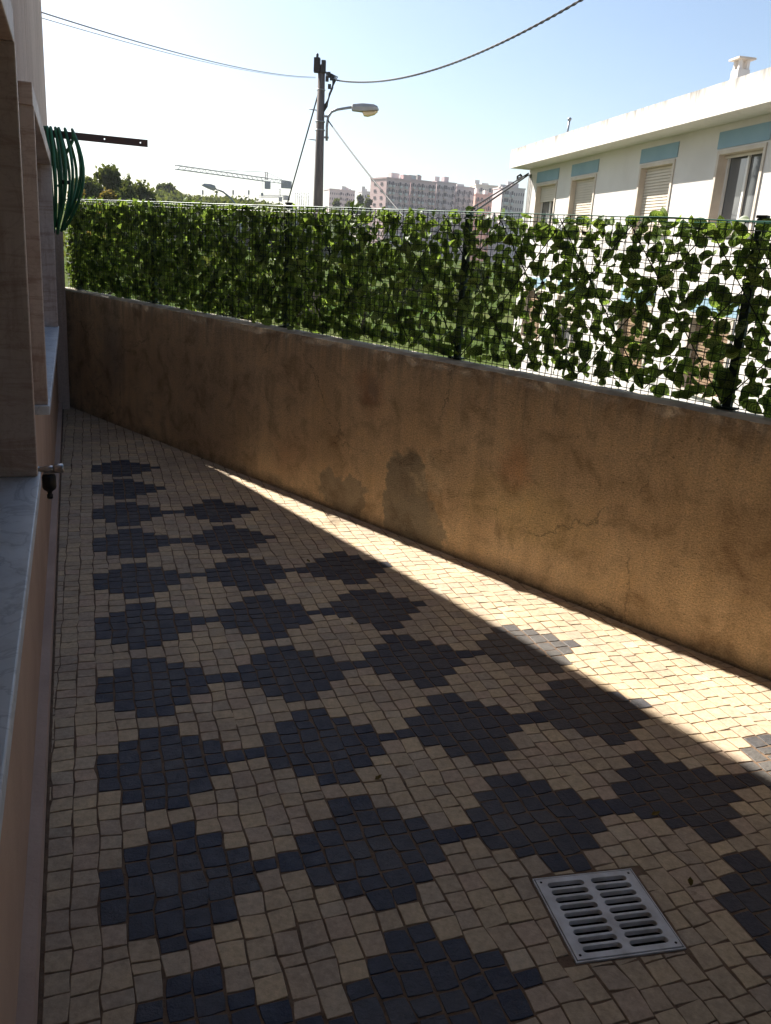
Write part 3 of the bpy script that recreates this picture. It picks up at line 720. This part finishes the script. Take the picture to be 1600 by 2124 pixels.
wh.add([hs_(.02, 0, GZ), hs_(.02, -8, GZ), hs_(.02, -8, HZ), hs_(.02, 0, HZ)], [(0, 1, 2, 3)])
wh.add([hs_(15, 0, GZ), hs_(15, -8, GZ), hs_(15, -8, HZ), hs_(15, 0, HZ)], [(3, 2, 1, 0)])
wh.add([hs_(.02, -8, GZ), hs_(15, -8, GZ), hs_(15, -8, HZ), hs_(.02, -8, HZ)], [(0, 1, 2, 3)])
wh.build('wall', M_white, house)
def fascia_mat():
    m, t, b = newmat('streaked fascia'); v = coords(t, (1, 1, 1))
    mp1 = t.nodes.new('ShaderNodeMapping'); mp1.inputs[3].default_value = (3.5, 3.5, .35); t.links.new(v, mp1.inputs[0])
    st = nz(t, mp1.outputs[0], 2.2, 6, .65)
    sp = t.nodes.new('ShaderNodeSeparateXYZ'); t.links.new(v, sp.inputs[0])
    mr = N(t, 'ShaderNodeMapRange', i_1=HZ - GZ + .12, i_2=HZ - GZ + .46); t.links.new(sp.outputs[2], mr.inputs[0])
    ad = N(t, 'ShaderNodeMath', operation='MULTIPLY_ADD', i_1=.32); t.links.new(mr.outputs[0], ad.inputs[0]); t.links.new(st, ad.inputs[2])
    t.links.new(ramp(t, ad.outputs[0], [(.45, (.64, .605, .565)), (.70, (.56, .525, .485)), (.92, (.24, .225, .205))]), b.inputs['Base Color'])
    b.inputs['Roughness'].default_value = .9; bumpn(t, b, nz(t, v, 40, 5), .25, .004); return m
M_fascia = fascia_mat()
rf = MB(); rf.box(hs_(-.03, -8.3, HZ), HD * 15.1, HN * (8.3 + .54), A3(0, 0, .44)); roof = rf.build('roof_slab', M_fascia, house)
cp = at(1536, 150, 15.5); cs = (cp - HP) @ HD; cnn = (cp - HP) @ HN; cz0 = HZ + .43
ch = MB(); cwid = .215
ch.bbox(hs_(cs, cnn, cz0 + .29), cwid, cwid, .60, HD, HN)
for a_ in (-1, 1):
    for b_ in (-1, 1): ch.bbox(hs_(cs + a_ * (cwid / 2 - .04), cnn + b_ * (cwid / 2 - .04), cz0 + .66), .052, .052, .15, HD, HN)
co = ch.build('chimney', M_white, house)
cc_ = MB(); cc_.bbox(hs_(cs, cnn, cz0 + .752), cwid + .10, cwid + .10, .03, HD, HN); cc_.build('chimney_cap', M_trim, co)
an = MB(); ap = at(1178, 264, 20.0); an.tube([ap - A3(0, 0, .3), ap + A3(.02, 0, .16)], .022, 8); an.lathe(ap + A3(.02, 0, .13), [(.03, 0), (.045, .03), (.045, .05), (.02, .07)], 10); an.build('vent_pipe', M_galv, house)
slat_me = None
for ri, (z0, z1) in enumerate(rows):
    for wi, (a, b) in enumerate(wins):
        bp_ = MB(); bp_.box(hs_(a - .04, -.02, z1 + .03), HD * (b - a + .08), HN * .035, A3(0, 0, .25)); bp_.build('blue_panel', M_blue, house)
        g_ = MB(); g_.box(hs_(a, -.20, z0), HD * (b - a), HN * .02, A3(0, 0, z1 - z0)); wo_ = g_.build('window', M_glass, house)
        for (p, l, h, zc) in ((a, .06, z1 - z0 - .06, z0), (b - .06, .06, z1 - z0 - .06, z0)):
            t_ = MB(); t_.box(hs_(p, -.19, zc), HD * l, HN * .21, A3(0, 0, h)); t_.build('jamb', M_trim, wo_)
        t_ = MB(); t_.box(hs_(a, -.19, z1 - .06), HD * (b - a), HN * .212, A3(0, 0, .06)); t_.build('lintel', M_trim, wo_)
        t_ = MB(); t_.box(hs_(a - .05, -.19, z0 - .05), HD * (b - a + .1), HN * .24, A3(0, 0, .05)); t_.build('sill', M_trim, wo_)
        closed = [.33, 1, 1, .09, 1][wi] if ri == 0 else [1, .6, 1, 1, 1][wi]
        hgt = z1 - z0 - .06; n = int(hgt * closed / .053)
        sm_ = MB(); sm_.box(hs_(a + .062, -.105, 0), HD * (b - a - .124), HN * .012, A3(0, 0, .036)); sm_.box(hs_(a + .062, -.125, .034), HD * (b - a - .124), HN * .012, A3(0, 0, .021))
        s_ob = None
        for k in range(n):
            zt = z1 - .06 - (k + 1) * .053
            if s_ob is None:
                s_ob = sm_.build('shutter_slat', M_shut if (ri == 0 or wi == 1) else M_brown, wo_); o = s_ob
            else:
                o = s_ob.copy(); col.objects.link(o)
            o.location = (0, 0, zt)
        for p in (a + .06, (a + b) / 2 - .03, b - .12):
            t_ = MB(); t_.box(hs_(p, -.17, z0), HD * .05, HN * .03, A3(0, 0, hgt)); t_.build('sash', M_alu, wo_)
for k in range(4):
    q = MB(); x_ = .06 + .09 * k
    q.tube([hs_(x_ * .6, .015, HZ - .12)] + [hs_(x_ + .03 * math.sin(z * 3 + k), .015, z) for z in np.linspace(HZ - .35, 1.2, 8)], .008, 6); q.build('wall_cable', M_cable2, house)

# ------------------------------------------------------------------ utility pole and its lamp
P0 = at(660, 428, 21.0); P1 = at(668, 125, 21.0); axd = (P1 - P0) / (P1[2] - P0[2])
pbase = P0 + axd * (GZ - P0[2])
pole = empty('utility_pole', pbase, 'grey brown utility pole with cables at its top', 'pole')
def pp(z): return pbase + axd * (z - GZ)
q = MB(); q.tube([pp(GZ), pp(2.5), pp(P1[2] - .1)], [.155, .118, .080], 12); q.build('shaft', M_pole, pole)
q = MB(); q.bbox(pp(P1[2] - .12) + A3(-.10, -.06, 0), .14, .16, .30); q.lathe(pp(P1[2] - .1) + A3(-.1, -.06, .13), [(.03, 0), (.03, .08), (.01, .1)], 8); q.build('junction_box', M_black, pole, bevel=.01)
q = MB(); q.bbox(pp(P1[2] - .14) + A3(.05, -.06, 0), .10, .12, .26); q.build('clamp', M_cable, pole, bevel=.01)
for z in (4.62, 3.98):
    q = MB(); q.tube([pp(z) + A3(-.09, 0, 0), pp(z) + A3(-.27, 0, .01)], .012, 6); q.build('step_peg', M_galv, pole)
for z in (4.38, 4.2, 5.05):
    q = MB(); q.tube([pp(z - .012), pp(z + .012)],   .116 if z < 5 else .102, 12); q.build('band', M_galv, pole)
q = MB()
for k in range(5):
    z = 5.2 - .03 * k; q.tube([pp(z + .22) + A3(.10, -.05, 0), pp(z + .18) + A3(.26 + .03 * k, -.06, .02 * k), pp(z - .1) + A3(.28 - .02 * k, -.07, 0), pp(z - .38) + A3(.16, -.07, 0), pp(z - .48) + A3(.09, -.05, 0)], .014, 5)
for dx, dz in ((.18, 5.37), (.24, 5.30), (.14, 5.27), (.20, 5.12)):
    q.bbox(pp(dz) + A3(dx, -.08, 0), .07, .06, .10)
q.build('cable_joints', M_cable, pole)
sl_ = empty('street_lamp', pp(4.0) + A3(.16, 0, 0), 'grey street lamp on a curved arm fixed to the utility pole', 'street lamp')
ap_ = [at(678, 292, 20.95), at(678.5, 262, 20.95), at(681, 243, 20.95), at(688, 232, 20.95), at(700, 227, 20.95), at(733, 222, 20.95)]
q = MB(); q.tube(ap_, .030, 8); q.build('arm', M_galv, sl_)
for z in (4.05, 4.5):
    q = MB(); q.bbox(pp(z) + A3(.13, -.02, 0), .16, .06, .04); q.build('bracket', M_galv, sl_)
la = at(730, 224, 20.95); lb_ = at(786, 226, 20.95); lx = (lb_ - la); LL = np.linalg.norm(lx); lx /= LL; ly = A3(0, 1, 0); lz = np.cross(lx, ly)
if lz[2] < 0: lz = -lz
def lofted(secs):
    m_ = MB(); vs = []
    for (t, wd, zt, zb) in secs:
        c = la + lx * LL * t
        for (a_, b_) in ((-1, zb), (1, zb), (1, (zt + zb) / 2 + .01), (.6, zt), (-.6, zt), (-1, (zt + zb) / 2 + .01)): vs.append(c + ly * wd * a_ + lz * b_)
    fs = [(0, 5, 4, 3, 2, 1), tuple(6 * (len(secs) - 1) + k for k in range(6))]
    for i in range(len(secs) - 1):
        for k in range(6): fs.append((6 * i + k, 6 * i + (k + 1) % 6, 6 * i + 6 + (k + 1) % 6, 6 * i + 6 + k))
    m_.add(vs, fs); return m_
lofted([(0, .06, .05, -.05), (.03, .09, .08, -.06), (.4, .13, .10, -.075), (.8, .13, .09, -.045), (.95, .10, .055, -.035), (1, .05, 0, -.03)]).build('housing', M_lamp, sl_, bevel=.008)
lofted([(.40, .08, -.06, -.10), (.45, .11, -.05, -.155), (.6, .115, -.05, -.165), (.85, .11, -.045, -.12), (.97, .07, -.04, -.06)]).build('lamp_bowl', M_lens, sl_, bevel=.01)

def cable(name, A, B, sag, r, m, label, t1=1.0, n=50, twist=0, off=0):
    pts = [A + (B - A) * t - A3(0, 0, 4 * sag * t * (1 - t)) for t in np.linspace(0, t1, n)]
    o = MB()
    if twist:
        dirn = (B - A) / np.linalg.norm(B - A); sd = np.cross(dirn, A3(0, 0, 1)); sd /= np.linalg.norm(sd); uz = np.cross(sd, dirn); L = np.linalg.norm(B - A) * t1
        nn = 260
        for ph in (0, math.pi):
            q_ = []
            for k in range(nn):
                t = t1 * k / (nn - 1); a_ = ph + t / t1 * L / .30 * 2 * math.pi
                q_.append(A + (B - A) * t - A3(0, 0, 4 * sag * t * (1 - t)) + r * 1.0 * (sd * math.cos(a_) + uz * math.sin(a_)))
            o.tube(q_, r, 5)
    else: o.tube(pts, r, 6)
    return props(o.build(name, m), label, 'cable')
cable('overhead_cable', at(690, 165, 20.95), A3(2.06, 12, 4.8), .365, .011, M_cable, 'thick twisted overhead cable sagging from the pole towards the upper right', 1.35, twist=1)
def corner_z(py):
    z = 3.0
    for _ in range(30): z += (pix(fac(S2 - .02, PE - .05, z))[1] - py) / 250
    return z
cable('overhead_cable', at(655, 160, 20.95), fac(S2 - .02, PE - .05, corner_z(22)), .12, .006, M_cable2, 'upper overhead cable from the pole to the left building')
cable('overhead_cable', at(655, 162, 20.95), fac(S2 - .02, PE - .05, corner_z(34)), .11, .0035, M_cable2, 'thinner lower overhead cable from the pole to the left building')
cable('stay_cable', at(661, 193, 20.95), at(583, 470, 23.5), .0, .018, M_cable, 'dark stay cable slanting from the pole down to the left')
cable('service_cable', at(681, 250, 20.95), at(860, 475, 15.0), .05, .015, M_cable, 'thin cable slanting from the pole down to the right')
hc = hs_(0, .02, HZ - .12)
cable('house_cable', hc, at(965, 452, 15.0), .0, .020, M_cable, 'lower dark cable slanting down from the white house corner')
cable('house_cable', hc + A3(0, 0, .04), at(965, 440, 15.0), .0, .016, M_cable, 'upper dark cable slanting down from the white house corner')
jb = MB(); jc = at(1079, 371, 22.6); jb.bbox(jc, .12, .09, .09, (.8, .3, .45), (-.3, .9, 0), (-.4, -.1, .9)); jb.tube([jc + A3(-.06, 0, -.04), jc + A3(-.07, 0, .06), jc + A3(0, 0, .1), jc + A3(.06, 0, .03)], .03, 6)
props(jb.build('cable_clamp', M_black), 'black cable clamp hanging on the cables by the white house', 'clamp')

# ------------------------------------------------------------------ second street lamp
b2 = at(492, 428, 40.0); st2 = empty('street_lamp', A3(b2[0] + .4, 40, GZ), 'distant street lamp with a drooping arm above the leaf screen', 'street lamp')
q = MB(); q.tube([A3(b2[0] + .4, 40, GZ), A3(b2[0] + .35, 40, 1.5), b2, at(478, 410, 40), at(463, 398, 40), at(446, 391, 40)], [.08, .06, .045, .04, .038, .036], 8); q.build('mast', M_galv, st2)
la = at(447, 391, 40.0); lb_ = at(418, 383, 40.0); lx = lb_ - la; LL = np.linalg.norm(lx); lx /= LL; lz = np.cross(lx, ly)
if lz[2] < 0: lz = -lz
lofted([(0, .06, .08, -.06), (.1, .13, .13, -.12), (.45, .17, .13, -.10), (.85, .10, .08, -.05), (1, .03, .02, -.02)]).build('housing', M_lamp, st2, bevel=.01)

# ------------------------------------------------------------------ ground beyond
g_ = MB()
nn = 60; vs = []; fs = []
def gh(x, y):
    d = math.hypot(x, y); h = GZ - .03
    t = max(0, min(1, (y - 70) / 120)); lft = max(0, min(1, (20 - x) / 60))
    h += t * t * (3 - 2 * t) * (7.0 * lft + 1.0) + (1.5 * noise.noise(Vector((x * .02, y * .02, 0))) * t)
    return h
xs_ = np.concatenate([np.linspace(-900, -120, 14), np.linspace(-100, 100, 30), np.linspace(120, 900, 14)])
ys_ = np.concatenate([np.linspace(-300, 0, 4), np.linspace(15, 240, 34), np.linspace(280, 1500, 12)])
for y in ys_:
    for x in xs_: vs.append((x, y, gh(x, y)))
for j in range(len(ys_) - 1):
    for i in range(len(xs_) - 1):
        a = j * len(xs_) + i; fs.append((a, a + 1, a + len(xs_) + 1, a + len(xs_)))
g_.add(vs, fs, True); props(g_.build('ground', M_ground), kind='structure')
def strip(name, m, pts, w0, w1, z, h=0):
    a = MB(); L = []
    for p in pts: L += [WC + WD * p + WN * w0, WC + WD * p + WN * w1]
    if h: a.box(L[0] + A3(0, 0, z - h), L[-2] - L[0], L[1] - L[0], A3(0, 0, h))
    else: a.add([q + A3(0, 0, z) for q in (L[0], L[-2], L[-1], L[1])], [(0, 1, 2, 3)])
    return props(a.build(name, m), kind='structure')
strip('pavement', M_kerb, [-12, 12], .16, 1.5, GZ + .12, .2)
strip('street', M_asph, [-26, 14], 1.5, 7.2, GZ + .004)

# ------------------------------------------------------------------ trees and plants
def crown(clumps, n, size, m, parent, name='crown', seed=1, flat=.0):
    q = np.random.default_rng(seed); vs, fs, tt = [], [], []
    vol = np.array([c[3] * c[4] * c[5] for c in clumps]) ** .67; vol /= vol.sum()
    for ci, cnt in enumerate(q.multinomial(n, vol)):
        cx_, cy_, cz_, rx, ry, rz = clumps[ci]; ct = q.random()
        for _ in range(cnt):
            d = q.normal(size=3); d /= np.linalg.norm(d); rr = q.random() ** .45 * (1 + .22 * q.normal())
            p = np.array([cx_, cy_, cz_]) + d * np.array([rx, ry, rz]) * rr
            s = size * q.uniform(.6, 1.4); a = q.normal(size=3); a /= np.linalg.norm(a); b = np.cross(a, q.normal(size=3)); b /= np.linalg.norm(b)
            k = len(vs); vs += [p - a * s, p + b * s * .55, p + a * s, p - b * s * .55]; fs.append((k, k + 1, k + 2, k + 3)); tt += [(ct * .6 + q.random() * .4)] * 4
    L = wloc(parent) if parent else Vector((0, 0, 0))
    me = bpy.data.meshes.new(name); me.from_pydata([(p[0] - L.x, p[1] - L.y, p[2] - L.z) for p in vs], [], fs)
    at_ = me.attributes.new('tint', 'FLOAT', 'POINT'); at_.data.foreach_set('value', tt); me.materials.append(m)
    o = bpy.data.objects.new(name, me); col.objects.link(o); o.parent = parent; return o
def tree(name, label, px, pyt, Yd, wpx, n, size, m, seed, spiky=0, group='trees beyond the fence', tall=1.0):
    q = random.Random(seed); top = at(px, pyt, Yd); gz_ = gh(top[0], Yd); H_ = top[2] - gz_; wr = wpx / F * Yd / 2
    t = empty(name, (top[0], Yd, gz_), label, 'tree', group)
    tr = MB(); tr.tube([A3(top[0], Yd, gz_), A3(top[0] + .1, Yd, gz_ + H_ * .35), A3(top[0], Yd, gz_ + H_ * .8)], [.16 * H_ / 6, .11 * H_ / 6, .03], 8)
    for k in range(5):
        a = q.uniform(0, 6.28); z0 = gz_ + H_ * q.uniform(.25, .55); tr.tube([A3(top[0], Yd, z0), A3(top[0] + wr * .6 * math.cos(a), Yd + wr * .6 * math.sin(a), z0 + H_ * .22)], [.06, .02], 6)
    tr.build('trunk', M_bark, t)
    cl = []
    for k in range(16):
        z = q.uniform(.3, .95); rad = wr * (1.0 - .55 * max(0, z - .45) / .55 * tall); a = q.uniform(0, 6.28); rr = rad * q.uniform(.2, .8)
        cr = wr * q.uniform(.28, .46); cl.append((top[0] + rr * math.cos(a), Yd + rr * math.sin(a), gz_ + H_ * z, cr, cr, cr * q.uniform(.7, 1.1)))
    cl.append((top[0], Yd, gz_ + H_ * .88, wr * .35, wr * .35, H_ * .11))
    for k in range(spiky):
        a = q.uniform(-1, 1); cl.append((top[0] + a * wr * .8, Yd + q.uniform(-1, 1), gz_ + H_ * (1.0 - .22 * abs(a)), .10, .10, H_ * .07))
    crown(cl, n, size, m, t, 'crown', seed); return t
tree('bushy_tree', 'tallest dark bushy tree left of the lamp with spiky top shoots', 226, 345, 60, 95, 7000, .16, M_fol, 11, 8)
tree('bushy_tree', 'dark bushy tree just right of the hanging hose', 184, 370, 58, 85, 5600, .16, M_fol, 12, 5)
tree('bushy_tree', 'dark narrow tree right of the tallest bushy tree', 262, 371, 62, 80, 5400, .16, M_fol, 13, 6)
tree('bushy_tree', 'low dark rounded tree at the right end of the dark tree group', 304, 387, 64, 90, 5400, .16, M_fol, 14, 3)
tree('dry_shrub', 'orange brown dry shrub in front of the tallest dark tree', 222, 394, 50, 60, 3400, .13, M_dry, 15, 2)
tree('dry_shrub', 'yellowish shrub behind the hose near the dark trees', 160, 386, 50, 50, 2600, .13, M_dry, 16, 0)
tree('umbrella_pine', 'hazy spreading pine on the ridge right of the dark trees', 345, 386, 150, 50, 3000, .35, M_fol, 17, 0, tall=.2)
tree('round_tree', 'dark rounded tree left of the pink apartment blocks', 748, 404, 230, 26, 1800, .5, M_fol, 18)
tree('round_tree', 'pale green round tree beside the pink apartment blocks', 764, 408, 215, 26, 1800, .45, M_pale, 19)
tree('round_tree', 'dark tree below the small distant apartment block', 698, 411, 240, 40, 1800, .5, M_fol, 20)
tree('round_tree', 'low dark tree between the small block and the pale tree', 726, 416, 220, 30, 1500, .5, M_fol, 21)
# the ridge
rc = []
q = random.Random(5)
ridge = [(300, 398), (330, 394), (355, 396), (380, 402), (410, 407), (450, 406), (480, 408), (510, 413), (530, 414), (560, 420), (590, 427), (620, 432)]
for i in range(len(ridge) - 1):
    for k in range(7):
        t = q.random(); x = ridge[i][0] + (ridge[i + 1][0] - ridge[i][0]) * t; y = ridge[i][1] + (ridge[i + 1][1] - ridge[i][1]) * t
        Yd = q.uniform(140, 185); p = at(x, y + q.uniform(0, 3), Yd); r_ = q.uniform(1.0, 2.2)
        rc.append((p[0], Yd, p[2] - r_ * .8, r_ * 1.3, r_ * 1.3, r_ * .8))
        p = at(x, y + q.uniform(8, 25), Yd - 15); rc.append((p[0], Yd - 15, p[2] - 1, r_ * 1.5, r_ * 1.5, 1.6))
o = crown(rc, 26000, .38, M_fol, None, 'ridge_wood', 33); props(o, 'low wooded ridge on the horizon behind the leaf screen', 'wood', kind='stuff')
hm = MB(); vs = []; fs = []
for i, (x, y) in enumerate([(150, 420)] + ridge + [(700, 440)]):
    for k, (Yd, dy) in enumerate(((120, 60), (150, 14), (165, 5), (200, 12), (260, 60))): vs.append(at(x, y + dy, Yd))
for i in range(len(ridge) + 1):
    for k in range(4): a = i * 5 + k; fs.append((a, a + 5, a + 6, a + 1))
hm.add(vs, fs, True); props(hm.build('ridge', M_hill), kind='structure')
# shrubs along the street behind the screen
for i, (px_, Yd, wd_px, hh) in enumerate([(200, 26, 150, 500), (340, 30, 140, 505), (480, 28, 150, 520), (620, 30, 130, 530), (760, 34, 140, 525), (880, 36, 120, 535), (980, 34, 90, 540)]):
    tree('street_shrub', ['leafy shrub nearest the left building seen through the leaf screen', 'second leafy shrub from the left seen through the leaf screen', 'third leafy shrub from the left seen through the leaf screen', 'leafy shrub below the stay cable seen through the leaf screen', 'leafy shrub right of the pole seen through the leaf screen', 'leafy shrub below the apartment blocks seen through the leaf screen', 'leafy shrub nearest the white house seen through the leaf screen'][i], px_, hh, Yd, wd_px, 1500, .12, M_pale if i % 2 else M_fol, 50 + i, 0, 'shrubs along the street', .5)

# ------------------------------------------------------------------ cranes, masts
def truss(mb, A, B, wdt, n, r, up=(0, 0, 1)):
    A, B = np.asarray(A, float), np.asarray(B, float); d = B - A; d /= np.linalg.norm(d); a = np.cross(d, np.asarray(up, float)); a /= np.linalg.norm(a); b = np.cross(d, a)
    cs_ = [a + b, a - b, -a - b, -a + b]
    for k in range(4):
        mb.tube([A + cs_[k] * wdt / 2, B + cs_[k] * wdt / 2], r * .6, 4)
        for i in range(n):
            t0, t1 = i / n, (i + 1) / n; u0, u1 = (k, (k + 1) % 4) if i % 2 else ((k + 1) % 4, k)
            mb.tube([A + (B - A) * t0 + cs_[u0] * wdt / 2, A + (B - A) * t1 + cs_[u1] * wdt / 2], r * .35, 3, False)
def crane(label, xm, yt, yb, Yd, jl, jr, th, m1, m2, wdt):
    top = at(xm, yt, Yd); base = A3(top[0], Yd, gh(top[0], Yd)); c = empty('tower_crane', base, label, 'crane', 'cranes on the skyline')
    jz = at(xm, jl[2], Yd)[2]
    q = MB(); truss(q, base, A3(top[0], Yd, jz), wdt, 22, .5); q.build('mast', m1, c)
    q = MB(); L = at(jl[0], jl[1], jl[3]); truss(q, A3(top[0], Yd, jz), L, wdt * .6, 34, .17, (0, 0, 1)); q.build('jib', m2, c)
    q = MB(); Rr = at(jr[0], jr[1], jr[2]); truss(q, A3(top[0], Yd, jz), Rr, wdt * .6, 10, .10); q.build('counter_jib', m2, c)
    q = MB(); q.bbox(Rr - A3(.5, 0, .6), 3.0, 1.6, 2.0); q.build('counterweight', M_galv, c)
    q = MB(); q.bbox(A3(top[0] + .4, Yd, jz - 1.4), 1.5, 1.5, 2.0); q.build('cab', M_galv, c)
    q = MB(); truss(q, A3(top[0], Yd, jz), A3(top[0], Yd, top[2]), wdt * .4, 5, .10, (1, 0, 0)); q.build('apex', m1, c)
    q = MB(); q.tube([A3(top[0], Yd, top[2]), A3(*(A3(top[0], Yd, jz) + (L - A3(top[0], Yd, jz)) * .55)) + A3(0, 0, .8)], .06, 4); q.tube([A3(top[0], Yd, top[2]), Rr], .06, 4); q.build('tie_bars', M_galv, c)
    tz = A3(top[0], Yd, jz) + (L - A3(top[0], Yd, jz)) * .05; q = MB(); q.tube([tz, tz - A3(0, 0, 3.6)], .05, 4); q.bbox(tz - A3(0, 0, 4), .6, .6, .8); q.build('hook', M_galv, c)
crane('nearer tower crane with long jib pointing left above the ridge', 553, 357, 428, 250, (366, 347, 373, 215), (598, 379, 262), 0, M_crane, M_cranew, 1.5)
crane('smaller farther tower crane just left of the stay cable', 581, 392, 430, 420, (540, 407, 407, 400), (597, 408, 425), 0, M_cranew, M_cranew, 1.6)
for i, x in enumerate((613, 617, 621.5, 626, 631, 635.5, 640.5)):
    t = at(x, 401 + (i % 3), 120.0); b_ = gh(t[0], 120); q = MB(); q.tube([A3(t[0], 120, b_), t], [.07, .045], 6); q.lathe(t, [(.05, 0), (.08, .06), (.02, .12)], 6)
    props(q.build('flagpole', M_galv), ['first', 'second', 'third', 'fourth', 'fifth', 'sixth', 'seventh'][i] + ' from the left of seven thin bare poles beside the utility pole', 'flagpole', 'thin poles beside the utility pole')
for i, (x, y) in enumerate(((421, 393), (450, 394), (484, 393), (516.5, 393))):
    t = at(x, y, 190.0); b_ = gh(t[0], 190); q = MB(); q.tube([A3(t[0], 190, b_), t], [.12, .05], 6); q.bbox(t - A3(0, 0, .6), .3, .3, .9)
    props(q.build('lattice_mast', M_galv), ['leftmost thin mast on the ridge, below the drooping lamp head', 'second thin mast on the ridge, under the lamp arm', 'third thin mast on the ridge, right of the lamp arm', 'thin mast on the ridge left of the cranes'][i], 'mast', 'masts on the ridge')

# ------------------------------------------------------------------ apartment blocks
M_bwin = pm('far window', (.11, .085, .09), (.07, .055, .06), .4, .5, 0)
def block(label, x0, y0, Y0, x1, Y1, depth, floors, cols, wallc, dark_cols, seed, side=0, roofstuff=True):
    q = random.Random(seed); a = at(x0, y0, Y0); b = at(x1, y0, Y1); zt = a[2]; a = A3(a[0], a[1], 0); b = A3(b[0], b[1], 0)
    d = b - a; L = np.linalg.norm(d); d /= L; n_ = A3(d[1], -d[0], 0); n_ = n_ if n_[1] < 0 else -n_
    zb = gh(a[0], a[1]) - 1; bl = empty('apartment_block', a + d * L / 2 - n_ * depth / 2 + A3(0, 0, zb), label, 'building', 'apartment blocks on the skyline')
    m = pm('block wall ' + str(seed), wallc, tuple(v * .9 for v in wallc), .15, .9, 0)
    q_ = MB(); q_.box(a + A3(0, 0, zb) - n_ * depth, d * L, n_ * depth, A3(0, 0, zt - zb)); q_.build('wall', m, bl)
    fh = (zt - zb - 1.5) / floors; cw = L / cols
    wn = MB(); bal = MB()
    for i in range(cols):
        for k in range(floors):
            z = zb + 1 + fh * k; c = a + d * (cw * (i + .5)) + n_ * .06 + A3(0, 0, z + fh * .5)
            if i in dark_cols:
                wn.bbox(c, cw * .86, .14, fh * .72, d, n_); bal.bbox(c + n_ * .5 - A3(0, 0, fh * .32), cw * .9, 1.0, fh * .34, d, n_)
            else: wn.bbox(c, cw * .36, .14, fh * .40, d, n_); 
    for k in range(floors):
        for t in (.3, .7):
            if side: wn.bbox((b if side > 0 else a) - n_ * depth * t + d * .05 * side + A3(0, 0, zb + 1 + fh * (k + .5)), .14, depth * .13, fh * .4, d, n_)
    wn.build('windows', M_bwin, bl, kind='stuff')
    if bal.v: bal.build('balconies', M_white if seed % 2 else m, bl, kind='stuff')
    q_ = MB(); q_.box(a + A3(0, 0, zt + .02) - n_ * (depth + .2) - d * .2, d * (L + .4), n_ * (depth + .4), A3(0, 0, .5)); rf_ = q_.build('roof', m, bl)
    if roofstuff:
        for k in range(max(3, int(L / 9))):
            s_ = MB(); p = a + d * L * q.uniform(.05, .95) - n_ * depth * q.uniform(.1, .6); hh = q.uniform(.8, 2.6); s_.bbox(p + A3(0, 0, zt + .5 + hh / 2), q.uniform(1, 4), q.uniform(1, 3), hh, d, n_); s_.build('roof_hut', m if k % 2 else M_white, rf_)
    return bl
pink, red, cream, mauve = (.7, .5, .45), (.66, .39, .32), (.80, .69, .60), (.68, .475, .45)
block('small distant pale pink apartment block right of the utility pole', 684, 393, 420, 737, 424, 12, 9, 12, (.68, .56, .54), (5, 8), 2)
block('far grey apartment block behind the trees left of the long block', 751, 398, 470, 782, 472, 12, 8, 6, (.6, .56, .54), (2,), 3)
block('narrow reddish apartment block at the left end of the long row', 782, 386, 352, 802, 351, 12, 9, 5, red, (2,), 4)
block('tall pinkish apartment block topped with antennas, left end of the long row', 803, 370, 340, 852, 346, 12, 10, 13, mauve, (1, 3, 7, 10), 5, -1)
block('pinkish apartment block second in the long row', 853, 374, 348, 906, 354, 12, 10, 14, mauve, (1, 4, 6, 10, 12), 7)
block('greyish pink apartment block third in the long row', 907, 378, 356, 947, 360, 12, 10, 11, (.62, .50, .49), (1, 4, 5, 9), 6)
block('lower greyish apartment block at the right end of the long row', 948, 388, 362, 985, 366, 12, 9, 10, (.58, .48, .47), (1, 4, 7), 8)
block('cream stepped apartment block behind the low red one', 988, 384, 440, 1034, 442, 12, 10, 10, cream, (2, 6), 9)
block('low brick red apartment block right of the long row', 987, 404, 380, 1034, 383, 12, 8, 12, red, (1, 3, 7), 10)
block('pale pink apartment tower beside the white house', 1043, 390, 350, 1090, 352, 12, 10, 10, (.68, .55, .52), (1, 2, 4), 11)

# ------------------------------------------------------------------ a few dry leaves on the paving
for i, (x, y) in enumerate(((785, 1615), (1432, 1832), (730, 1295), (1360, 1690), (640, 1165))):
    r = ray(x, y); nrm = A3(.01194, -.00036, 1); t = -1.6 / (r @ nrm); P = CAM + r * t
    q = MB(); a = rnd.uniform(0, 6.28); ca, sa_ = math.cos(a), math.sin(a); L = rnd.uniform(.010, .016)
    pts = [(-1, 0, .002), (-.4, .45, .006), (.3, .5, .004), (1, .05, .009), (.3, -.5, .006), (-.4, -.42, .003), (0, 0, .002)]
    q.add([P + A3((u * ca - v * sa_) * L, (u * sa_ + v * ca) * L, h + .001) for u, v, h in pts], [(6, 0, 1), (6, 1, 2), (6, 2, 3), (6, 3, 4), (6, 4, 5), (6, 5, 0)])
    o = q.build('dry_leaf', M_dry); sd_ = o.modifiers.new('s', 'SOLIDIFY'); sd_.thickness = .0006
    props(o, ['small dry leaf on the tan stones in the middle of the terrace', 'small dry leaf right of the drain grate', 'small dry leaf beside a dark diamond near the sunlit strip', 'small dry leaf on the dark diamond above the drain grate', 'small dry leaf at the shadow edge in the far terrace'][i], 'leaf', 'dry leaves on the terrace')

# ------------------------------------------------------------------ haze
hz = MB(); hz.box((-900, -60, -8), (1800, 0, 0), (0, 1000, 0), (0, 0, 80))
mh = bpy.data.materials.new('haze'); mh.use_nodes = True; t = mh.node_tree; t.nodes.clear()
pv = t.nodes.new('ShaderNodeVolumePrincipled'); pv.inputs['Density'].default_value = .00025; pv.inputs['Color'].default_value = (.93, .95, 1, 1); pv.inputs['Anisotropy'].default_value = .0
ou = t.nodes.new('ShaderNodeOutputMaterial'); t.links.new(pv.outputs[0], ou.inputs['Volume'])
props(hz.build('haze', mh), kind='stuff')
